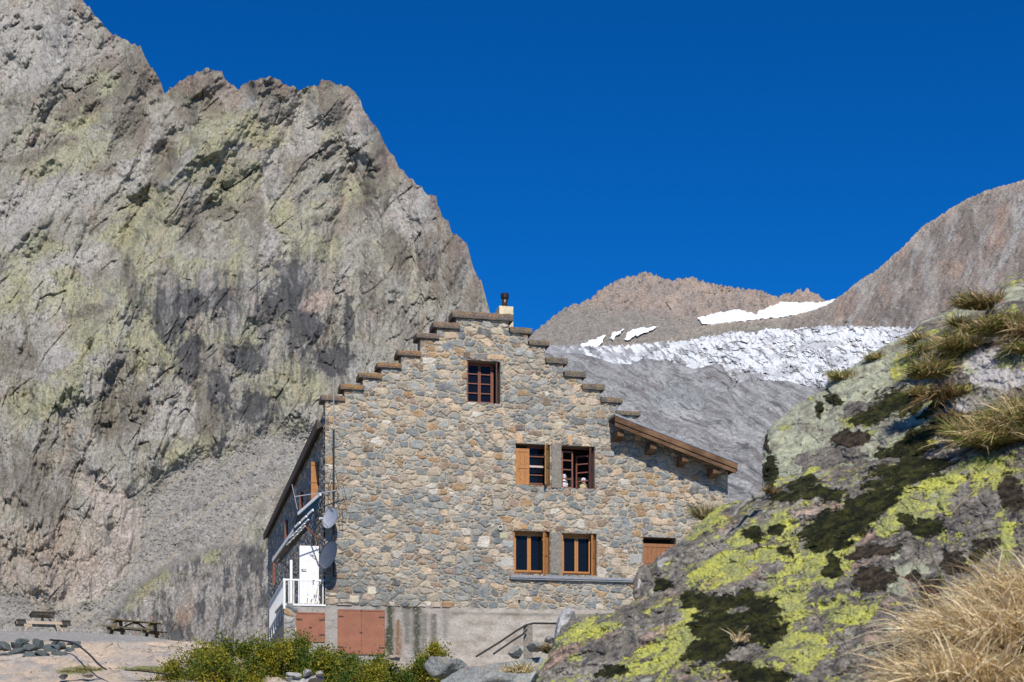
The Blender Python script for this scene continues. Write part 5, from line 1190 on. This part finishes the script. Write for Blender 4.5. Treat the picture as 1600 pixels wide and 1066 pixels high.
# mast with two aerials ----------------------------------------------------
mast = empty('aerial_mast', (HX, HYY, ZB), YAW); tag(mast, 'thin galvanised mast with rake-like aerials in front of the left wall edge', 'aerial')
mt, mz1 = hw(521.3, 590, -.2); mz0 = hw(521.3, 902, -.2)[1]; mzm = hw(521, 672, -.2)[1]
MB().tube([(mt,-.2,mz0),(mt,-.2,mzm)], .028, 10).build('pole', m_dkm, mast); MB().tube([(mt,-.2,mzm-.1),(mt,-.2,mz1)], .017, 8).build('upper_pole', m_galv, mast)
for z_ in (hw(521, 700, -.2)[1], hw(521, 795, -.2)[1], hw(521, 880, -.2)[1]): MB().bar((mt,-.2,z_), (mt,.02,z_), .04).build('bracket', m_dkm, mast)
b0 = hw(461, 776, -.5); b1 = hw(541, 765, -.15)
MB().bar((b0[0],-.5,b0[1]), (b1[0],-.25,b1[1]), .022).build('boom', m_galv, mast)
m = MB(); m.bar((b0[0]-.08,-.5,b0[1]+.32), (b0[0]+.06,-.5,b0[1]-.33), .014); m.build('reflector', m_galv, mast)
for f_, l_ in ((.42,.16),(.52,.15),(.63,.14),(.80,.16),(.95,.38)):
    c_ = np.array([lerp(b0[0], b1[0], f_), lerp(-.5, -.25, f_), lerp(b0[1], b1[1], f_)]); MB().bar(c_+np.array([-.04,0,l_*.4]), c_+np.array([.09,0,-l_]), .011).build('element', m_dkm, mast)
c0 = hw(523, 795, -.3); m = MB()
for px_, py_, qx, qy in ((512,783,520,800),(524,795,540,782),(529,790,531,812),(531,812,536,812),(536,812,534,794),(520,792,541,800),(512,757,521,775),(530,757,522,772),(518,735,512,770),(524,735,530,768)):
    p = hw(px_, py_, -.28); q = hw(qx, qy, -.28); m.bar((p[0],-.28,p[1]), (q[0],-.28,q[1]), .013)
m.build('folded_element', m_dkm, mast)

# toys behind the upper right window
m_toy = simple('white_plush', (.62, .62, .66), .95, .2, 30, .01); m_toyk = simple('black_plush', (.02, .02, .02), .9, .1); m_toyo = simple('tan_plush', (.52, .42, .27), .9, .2, 30, .01)
a, b, c_, d_ = OPEN['u2']
def toy(t_, s_, z_, k, lab, bodym, headm, tall):
    e = empty('plush_toy', (HX+t_*E1[0]+s_*E2[0], HYY+t_*E1[1]+s_*E2[1], ZB+z_), YAW); tag(e, lab, 'toy')
    def ball(c, r, nm, mt, par=e):
        n = 12; m = MB(); P = [(c[0]+r[0]*math.sin(math.pi*i/n)*math.cos(2*math.pi*j/n), c[1]+r[1]*math.sin(math.pi*i/n)*math.sin(2*math.pi*j/n), c[2]+r[2]*math.cos(math.pi*i/n)) for i in range(n+1) for j in range(n)]
        f = [(i*n+j, (i+1)*n+j, (i+1)*n+(j+1) % n, i*n+(j+1) % n) for i in range(n) for j in range(n)]; return m.add(P, f).build(nm, mt, par, smooth=True)
    ball((0,0,tall*.3), (.10,.08,tall*.32), 'body', bodym); ball((.0,0,tall*.78), (.075,.07,tall*.2), 'head', headm)
    ball((.03,-.06,tall*.82), (.014,.012,.014), 'eye', m_toyk); ball((-.02,-.065,tall*.80), (.014,.012,.014), 'eye', m_toyk)
    ball((.09,-.02,tall*.3), (.03,.03,tall*.16), 'arm', bodym); ball((-.09,-.02,tall*.3), (.03,.03,tall*.16), 'arm', bodym)
    ball((.05,-.08,.03), (.035,.07,.03), 'foot', headm); ball((-.05,-.08,.03), (.035,.07,.03), 'foot', headm)
toy(a+.16, .32, c_+.02, 0, 'white plush animal sitting behind the bars of the fixed sash', m_toy, m_toy, .44)
toy(b-.20, .40, c_+.0, 1, 'small tan plush toy with pale grey head behind the swung sash', m_toyo, m_toy, .38)

# poles leaning in the corner of the landing
for k, (x0, y0, x1, y1) in enumerate(((476,944,484,924),(480,946,481,928),(488,946,496,914),(492,946,498,906),(484,946,490,930),(499,946,501,908))):
    p = hw(x0, y0, .2+.05*k); q = hw(x1, y1, .45+.05*k); pa = np.array([HX+p[0]*E1[0]+(.2+.05*k)*E2[0], HYY+p[0]*E1[1]+(.2+.05*k)*E2[1], ZB+ZL]); qa = np.array([HX+q[0]*E1[0]+(.45+.05*k)*E2[0], HYY+q[0]*E1[1]+(.45+.05*k)*E2[1], ZB+q[1]])
    o = MB().tube([pa, qa], .014, 8).build('walking_pole', m_white if k % 2 == 0 else simple('pale_wood', (.5, .42, .3), .6, .2), origin=pa)
    tag(o, ['short pole leaning leftmost in the balcony corner','steep short pole second from the left in the balcony corner','long white pole leaning right in the balcony corner','tallest pale wooden pole near the balcony end','low slanting pole between the others on the balcony','upright pale pole at the right end of the balcony'][k], 'pole', 'poles leaning in the balcony corner')

# handrail of the steps and the concrete post
m_rail = simple('black_rail_tube', (.03, .028, .027), .45, .2)
def wp(px_, py_, s): t_, z_ = hw(px_, py_, s); return np.array([HX+t_*E1[0]+s*E2[0], HYY+t_*E1[1]+s*E2[1], ZB+z_])
hr = empty('handrail', wp(820, 1030, -1.6)); tag(hr, 'dark tubular handrail rising beside the concrete plinth', 'handrail'); o0 = np.array(hr.location)
MB().tube([wp(x, y, s)-o0 for x, y, s in ((744,1026,-2.4),(780,1004,-2.1),(808,985,-1.8),(822,977,-1.6),(834,974,-1.5),(872,974.5,-1.3),(889,974,-1.2))], .026, 8).build('top_rail', m_rail, hr)
MB().tube([wp(x, y, s)-o0 for x, y, s in ((771,1022,-2.2),(800,1002,-2.0),(816,992,-1.8),(823,984,-1.7))], .026, 8).build('lower_rail', m_rail, hr)
p0 = wp(818, 1066, -1.5); p1 = wp(832, 977, -1.5); MB().box(-.12, .12, -.1, .1, -.2, p1[2]-p0[2], None).build('concrete_post', m_conc, None, origin=None).location = (p0+p1)/2*np.array([1,1,0])+np.array([0,0,p0[2]])
cp = [o for o in bpy.data.objects if o.name == 'concrete_post'][0]; tag(cp, 'short rough concrete post under the bend of the handrail', 'post')
# ---------------------------------------------------------------- picnic tables
m_pt = simple('weathered_pine', (.46, .37, .27), .8, .35, 12, .005, stretch=(1, 6, 6)); m_ptd = simple('mossy_brown_plank', (.13, .105, .055), .85, .4, 12, .005, stretch=(1, 6, 6)); m_ptk = simple('dark_weathered_plank', (.085, .06, .05), .85, .35, 12, .005)
def picnic(loc, rz, tilt, top, bench, legm, lab, L=1.75):
    e = empty('picnic_table', loc, 0); e.scale = (.86, .86, .80); e.rotation_euler = (0, tilt, rz); tag(e, lab, 'picnic table')
    m = MB()
    for i in range(5): m.box(-L/2, L/2, -.375+i*.152, -.375+i*.152+.14, .70, .74)
    t = m.build('tabletop', top, e, bevel=.004)
    for x in (-L*.36, L*.36, 0): MB().box(x-.03, x+.03, -.36, .36, .63, .70).build('batten', legm, t)
    for sg in (-1, 1):
        m = MB(); m.box(-L/2, L/2, sg*.70-.14, sg*.70-.005, .41, .45); m.box(-L/2, L/2, sg*.70+.005, sg*.70+.14, .41, .45); m.build('bench', bench, e, bevel=.004)
    for x in (-L*.36, L*.36):
        for sg in (-1, 1): MB().bar((x, sg*.62, 0), (x, sg*.22, .68), .045, .11, (1, 0, 0)).build('leg', legm, e)
        MB().box(x-.075, x-.03, -.84, .84, .30, .40).build('crossbeam', legm, e)
    MB().bar((-L*.33, 0, .36), (-L*.05, 0, .67), .04, .06).build('brace', legm, e); MB().bar((L*.33, 0, .36), (L*.05, 0, .67), .04, .06).build('brace', legm, e)
    return e
p = at(66, 991, 40.6); picnic((p[0], p[1], p[2]), R_(112), 0, m_ptk, m_ptk, m_pt, 'weathered wooden picnic table seen end-on, at the left edge')
p = at(209, 1000, 43); picnic((p[0], p[1], p[2]-.02), R_(-6), R_(5), m_ptd, m_ptd, m_ptd, 'mossy brown picnic table seen side-on, tilting right, beside the pale one')

# hose / cable on the ledge
pts = [(78,1000,37.8),(95,1001,37.6),(110,1003,37.2),(121,1008,36.6),(132,1016,35.9),(143,1026,35.2),(152,1036,34.9),(160,1043,34.6),(166,1046,34.5)]
P = [at(x, y, d-.9) for x, y, d in pts]; o = MB().tube(P, .022, 8).build('cable', simple('black_rubber', (.018, .018, .018), .5, .2), origin=P[0], smooth=True); tag(o, 'black cable running down over the tan ledge from the slate heap', 'cable')
P = [at(x, y, d-1.1) for x, y, d in [(195,1047,35),(215,1048,34.8),(240,1051,34.6),(266,1055,34.4)]]; o = MB().tube(P, .016, 8).build('cable', bpy.data.materials['black_rubber'], origin=P[0]); tag(o, 'short black cable end lying in the grass left of the shrubs', 'cable')

# dead branch lying on the boulder
m_dead = simple('bleached_wood', (.27, .25, .225), .8, .4, 20, .01)
P = [at(x, y, d) for x, y, d in ((1142,812,6.8),(1149,803,6.8),(1155,794,6.82),(1160,791,6.8),(1166,783,6.82),(1175,781,6.9),(1181,776,6.85),(1191,774,6.9))]
o = MB().tube(P, [.004,.007,.009,.011,.010,.014,.013,.02], 8).build('branch', m_dead, origin=P[0], smooth=True); tag(o, 'bleached dead branch on top of the huge yellow lichened boulder', 'branch')

# ---------------------------------------------------------------- shrubs
def leafmat(name, cols):
    t = NT(name); c = t.attr('Col', 'Color'); n = t.noise(40, 3, .5); t.col(t.val(n, c, .85, 1.15)); t.b.inputs['Roughness'].default_value = .55
    tr = t.n.new('ShaderNodeBsdfTranslucent'); t.c(c, tr.inputs[0]); ms = t.n.new('ShaderNodeMixShader'); ms.inputs[0].default_value = .25
    t.c(t.b.outputs[0], ms.inputs[1]); t.c(tr.outputs[0], ms.inputs[2]); t.c(ms.outputs[0], t.n['Material Output'].inputs[0]); return t.m
m_leaf = leafmat('willow_leaf', None)
def shrub(px_, py_, d, w, h, n, seed, yellow, lab, dens=48):
    """lobed leafy mass on a fan of stems; w, h in pixels"""
    g = np.random.default_rng(seed); s_ = d/F; W = w*s_*1.25; Hh = (h+16)*s_*1.22; yellow += .12; n = int(n*1.6); base = at(px_, py_+20, d)
    e = empty('shrub', base); tag(e, lab, 'shrub', 'low shrubs in front of the house')
    K = dens; ctr = np.c_[g.uniform(-.5, .5, K)*W, g.uniform(-.35, .45, K)*W*.7, g.random(K)**.7*Hh*.78]
    lim = 1-(np.abs(ctr[:, 0])/(W*.5))**2.2; ctr[:, 2] *= np.clip(lim, .25, 1)
    rad = g.uniform(.14, .30, K)*min(W, 2.2)*.6
    k = g.integers(0, K, n); dr = g.normal(size=(n, 3)); dr /= np.linalg.norm(dr, axis=1)[:, None]
    rr = rad[k]*(g.random(n)**.45)*(1+.25*g.normal(size=n)); P = ctr[k]+dr*rr[:, None]*np.array([1, 1, .85])
    # sprigs poking out
    q = g.random(n) < .22; P[q] += dr[q]*rad[k][q][:, None]*g.random(q.sum())[:, None]*.75*np.array([.7, .7, 1.4]); P[:, 2] = np.maximum(P[:, 2], -.15)
    ax = dr+g.normal(size=(n, 3))*.7+np.array([0, -.2, .5]); ax /= np.linalg.norm(ax, axis=1)[:, None]
    sd_ = np.cross(ax, g.normal(size=(n, 3))); sd_ /= np.linalg.norm(sd_, axis=1)[:, None]
    L = g.uniform(.036, .072, n)[:, None]; Wd = L*.36; nn = np.cross(ax, sd_)*L*.12
    V = np.stack([P, P+ax*L*.5+sd_*Wd-nn*0, P+ax*L+nn, P+ax*L*.5-sd_*Wd], 1).reshape(-1, 3)
    tone = fbm(ctr[k, 0]*1.1+seed+P[:, 0]*.6, ctr[k, 2]*1.5+P[:, 2], 3, seed)*1.2+g.normal(size=n)*.22+yellow
    cg = np.array([.07, .12, .018]); cy = np.array([.34, .29, .025]); cr = np.array([.22, .12, .02])
    c = cg+(cy-cg)*np.clip(tone, 0, 1)[:, None]; c = np.where((g.random(n) < .03)[:, None], cr, c)*g.uniform(.75, 1.25, n)[:, None]
    npmesh('leaves', V, np.arange(4*n).reshape(n, 4), m_leaf, e, {'Col': np.repeat(c, 4, 0)}, False)
    m = MB()
    for i in range(K):
        m.tube([(ctr[i, 0]*.3, ctr[i, 1]*.3, -.2), ctr[i]*np.array([.75, .75, .5]), ctr[i]+np.array([0, 0, rad[i]*.8])], [.016, .011, .004], 5)
    m.build('stems', simple('shrub_bark', (.12, .085, .06), .9, .3, 30), e)
shrub(318, 1078, 34.5, 120, 66, 15000, 11, .42, 'leftmost yellow-green shrub, the one overlapping the tan ledge')
shrub(385, 1080, 35, 130, 92, 17000, 12, .38, 'yellow-tinged shrub left of the railing foot')
shrub(462, 1068, 35.5, 130, 76, 17000, 13, .15, 'tallest rounded green shrub below the smaller red panel')
shrub(530, 1078, 35, 90, 62, 11000, 14, .10, 'dark green shrub below the large red panel')
shrub(598, 1084, 34.5, 90, 60, 10000, 15, .12, 'green shrub right of the large red panel foot')
shrub(672, 1082, 35.5, 78, 78, 10000, 16, .30, 'rightmost shrub, yellow-green, against the moss-streaked concrete')
shrub(425, 1084, 34.6, 90, 84, 11000, 18, .3, 'bushy green shrub between the yellow-tinged one and the tallest one')
shrub(350, 1092, 33.8, 110, 70, 11000, 19, .45, 'frontmost yellow shrub at the bottom edge left of the small stone pile')
shrub(565, 1092, 33.8, 110, 52, 10000, 20, .2, 'low green shrub at the bottom edge right of the small stone pile')
shrub(740, 1085, 33, 40, 22, 1500, 17, .3, 'tiny shrub sprig at the right foot of the last large shrub')

# ---------------------------------------------------------------- grass tufts
m_grass = leafmat('dry_grass_blade', None)
def tuft(base, r, L, n, seed, cols, lab, wdt=.0016, spread=.8, lean=(0, 0, 0), up=1.0, group='dry grass tufts among the boulders', ry=None, heads=0):
    g = np.random.default_rng(seed); S = 6; base = np.array(base)
    a = g.uniform(0, 2*math.pi, n); q = r*np.sqrt(g.random(n)); o = np.c_[np.cos(a)*q, np.sin(a)*q*(ry or 1), -.02*np.ones(n)]
    # blades grow in clumps, each clump leaning its own way
    K = max(3, n//45); ck = g.integers(0, K, n); cl = g.normal(size=(K, 3))*.38; co = np.c_[(g.random((K, 2))-.5)*2*r, np.zeros(K)]; co[:, 1] *= (ry or 1)
    o = o*.35+co[ck]*.8
    dr = np.c_[np.cos(a)*spread, np.sin(a)*spread, np.zeros(n)]*g.uniform(.1, 1, n)[:, None]+cl[ck]*spread+np.array(lean)+np.c_[np.zeros((n, 2)), up*g.uniform(.7, 1.2, n)]
    dr /= np.linalg.norm(dr, axis=1)[:, None]; ln = L*g.uniform(.35, 1.1, n)**1.0
    bend = g.uniform(.15, .95, n)*ln; t = np.linspace(0, 1, S)[None, :, None]
    hz = dr*np.array([1, 1, 0]); hz /= np.maximum(np.linalg.norm(hz, axis=1), .05)[:, None]
    P = o[:, None]+dr[:, None]*ln[:, None, None]*t+(hz*.55+np.array([0, 0, -.85]))[:, None]*(bend[:, None, None]*t**2.2)+g.normal(size=(n, 1, 3))*.06*ln[:, None, None]*np.sin(t*5)
    side = np.cross(dr, g.normal(size=(n, 3))); side /= np.linalg.norm(side, axis=1)[:, None]
    w_ = wdt*g.uniform(.6, 1.4, n)[:, None, None]*(1-t**2*.85)
    V = np.stack([P-side[:, None]*w_, P+side[:, None]*w_], 2)                      # n, S, 2, 3
    i = np.arange(n*S*2).reshape(n, S, 2); Q = np.stack([i[:, :-1, 0], i[:, :-1, 1], i[:, 1:, 1], i[:, 1:, 0]], -1).reshape(-1, 4)
    cols = np.array(cols); c = cols[g.integers(0, len(cols), n)]*g.uniform(.7, 1.25, n)[:, None]; c = np.repeat(c[:, None], S*2, 1).reshape(-1, 3)
    ob = npmesh('grass_tuft', V.reshape(-1, 3), Q, m_grass, None, {'Col': c}, False, origin=(0, 0, 0)); ob.location = base
    return tag(ob, lab, 'grass', group)
GOLD = [(.84,.69,.41),(.76,.58,.31),(.88,.77,.52),(.66,.49,.24),(.80,.66,.43),(.44,.31,.16)]
MIXG = [(.66,.50,.24),(.54,.40,.17),(.17,.22,.04),(.26,.29,.065),(.70,.55,.32),(.36,.24,.09),(.15,.19,.035)]
BRN = [(.32,.21,.09),(.24,.15,.06),(.14,.13,.03),(.42,.31,.16),(.12,.07,.03)]
k = 0
for x, y, d, r, L, n, cols, lab, lean in [
    (1512,1078,3.5,.13,.20,1900,GOLD,'big golden dry tuft at the bottom edge, left part of the golden mass',(-.35,-.1,0)),
    (1585,1010,3.7,.15,.25,2300,GOLD,'big golden dry tuft at the bottom right corner, right part of the golden mass',(-.25,-.1,.1)),
    (1465,1092,3.3,.08,.13,800,GOLD,'low golden dry fringe spilling left at the bottom edge',(-.7,-.1,0)),
    (1640,950,3.9,.14,.24,1400,GOLD,'golden dry tuft cut by the right edge above the corner',(-.3,0,.1)),
    (1530,1000,3.9,.12,.17,1200,GOLD,'golden crest of dry grass behind the bottom right mass',(-.2,0,.2)),
    (1565,690,6.1,.16,.24,1500,MIXG+GOLD[:2],'large greenish gold tuft below the scarred block at the right edge',(-.4,-.2,0)),
    (1615,660,6.0,.16,.26,1100,MIXG+GOLD[:2],'greenish gold tuft cut by the right edge below the scarred block',(-.3,-.2,.1)),
    (1520,680,6.2,.08,.18,500,MIXG,'drooping brownish tuft at the left end of the grass below the scarred block',(-.4,-.2,-.1)),
    (1452,585,8.6,.13,.22,900,MIXG,'green and straw tuft right of the bright yellow lichen patch',(0,-.2,.1)),
    (1470,620,8.0,.12,.17,600,BRN,'brown drooping tuft over the dark cleft',(0,-.3,-.2)),
    (1500,545,8.6,.14,.20,900,MIXG,'straw tuft sitting above the scarred block, middle of the grass band',(-.1,-.2,.1)),
    (1560,515,8.4,.16,.20,900,MIXG,'upper green and straw tuft under the topmost boulder',(-.1,-.2,.1)),
    (1606,520,8.0,.14,.18,700,BRN+GOLD[:2],'brown drooping tuft at the right edge under the topmost boulder',(-.1,-.3,-.1)),
    (1530,475,9.9,.16,.20,800,MIXG+BRN,'dark olive tuft on the skyline left of the topmost boulder',(-.3,0,.1)),
    (1428,530,11.0,.12,.13,350,MIXG,'small olive tuft on the skyline left of the yellow lichen patch',(-.2,0,.2)),
    (1365,560,11.4,.14,.12,300,MIXG,'thin skyline tuft on top of the pale boulder, right one of two',(-.2,0,.3)),
    (1318,590,11.3,.15,.15,450,MIXG,'skyline tuft on top of the pale boulder, left one of two',(-.2,0,.3)),
    (1108,808,11.0,.15,.24,420,[(.44,.36,.2),(.36,.28,.14),(.2,.2,.07)],'wispy pale tuft beside the gable wall where the lean-to ends',(.0,0,.3)),
    (1160,1000,8.4,.05,.12,60,GOLD,'few dry straws growing from the largest moss cushion',(.2,-.3,.3)),
    (960,1060,3,.001,.001,3,GOLD,'',(0,0,0)),
    (812,1050,13.5,.15,.16,500,GOLD+MIXG,'dry straw tuft left of the lichened boulder foot',(-.2,0,.2)),
    (858,1020,11.0,.05,.16,160,[(.16,.12,.05),(.1,.1,.03),(.34,.24,.1)],'dark brown tuft above the small yellow lichened rock',(-.2,0,.4)),
    (1202,770,9.9,.06,.12,140,BRN,'brown straw tuft at the lower left corner of the pale boulder',(-.1,-.2,0)),
    (1448,548,7.5,.09,.13,300,MIXG,'little green tuft on the skyline beside the rock step',(-.2,-.2,0)),
    (1472,560,7.5,.09,.13,300,MIXG,'tiny straw tuft at the left corner of the scarred block',(-.2,-.2,0)),
    (1500,508,7.5,.09,.13,300,MIXG,'short straw tuft on the rock step, middle of the slope',(-.2,-.2,0)),
    (1590,548,7.5,.09,.13,300,MIXG,'short green tuft between topmost boulder and scarred block',(-.2,-.2,0)),
    (1525,520,7.5,.09,.13,300,MIXG,'low tuft between two larger ones under the topmost boulder',(-.2,-.2,0)),
    (1438,615,7.5,.09,.13,300,MIXG,'thin tuft hanging over the bright yellow lichen patch',(-.2,-.2,0)),
    (1545,655,7.5,.09,.13,300,MIXG,'short tuft at the upper edge of the large greenish grass',(-.2,-.2,0)),
    (1493,655,7.5,.09,.13,300,BRN,'small brown tuft beside the dark cleft',(-.2,-.2,0)),
    (1530,1075,3.3,.12,.20,900,GOLD,'frontmost golden tuft at the bottom edge, middle of the golden mass',(-.2,-.3,.1))]:
    if not lab: continue
    d2 = onrock(x, y, d) if x > 1130 else d; q = (d2+.1)/d; zz = 1 if y > 850 else .8; r *= q*zz; L *= q*zz; d = d2
    tuft(at(x, y, d), r, L, n, 900+k, cols, lab, .0024 if d < 5.4 else .0024 if d < 9 else .003, .8, lean, .9); k += 1
# a few long seed stalks
for j, (pts, d, lab) in enumerate([([(1478,920),(1462,880),(1448,850)],4.1,'two-toned green stalk beside the brown lichen ring'),([(1465,930),(1430,912),(1398,895)],4.1,'reddish stalk crossing the brown lichen ring'),
        ([(1530,880),(1555,850),(1600,865)],4.2,'long arching straw above the golden grass'),([(1490,800),(1520,760),(1570,745)],5.0,'thin arching straw below the large greenish tuft')]):
    d = onrock(*pts[0], d)-.05; P = [at(x, y, d-.06*i) for i, (x, y) in enumerate(pts)]; P2 = [P[0]*(1-t)**2+P[1]*2*t*(1-t)+P[2]*t*t for t in np.linspace(0, 1, 9)]
    o = MB().tube(P2, [.0028-.0002*i for i in range(9)], 5).build('grass_stalk', simple('stalk', [(.24,.27,.06),(.25,.06,.06),(.5,.38,.2),(.5,.38,.2)][j], .6, .2), origin=P2[0]); tag(o, lab, 'grass stalk')
# thin dry grass and cushions on the tan ledge
for j, (x, y, d, lab) in enumerate([(115,1050,34.6,'low yellowish grass strip on the tan ledge, left one'),(140,1046,34.7,'low yellowish grass strip on the tan ledge, beside the left one'),(330,1006,38.0,'small green tuft on the ledge right of the side-on table'),(225,1048,34.6,'low green strip along the ledge left of the shrubs'),(275,1066,34,'green fringe at the foot of the leftmost shrub')]):
    tuft(at(x, y, d-.8), .28, .11, 420, 960+j, [(.3,.26,.09),(.14,.17,.05),(.4,.33,.15)], lab, .006, .9, (0,0,0), .8, 'grass growing on the tan ledge', .3)
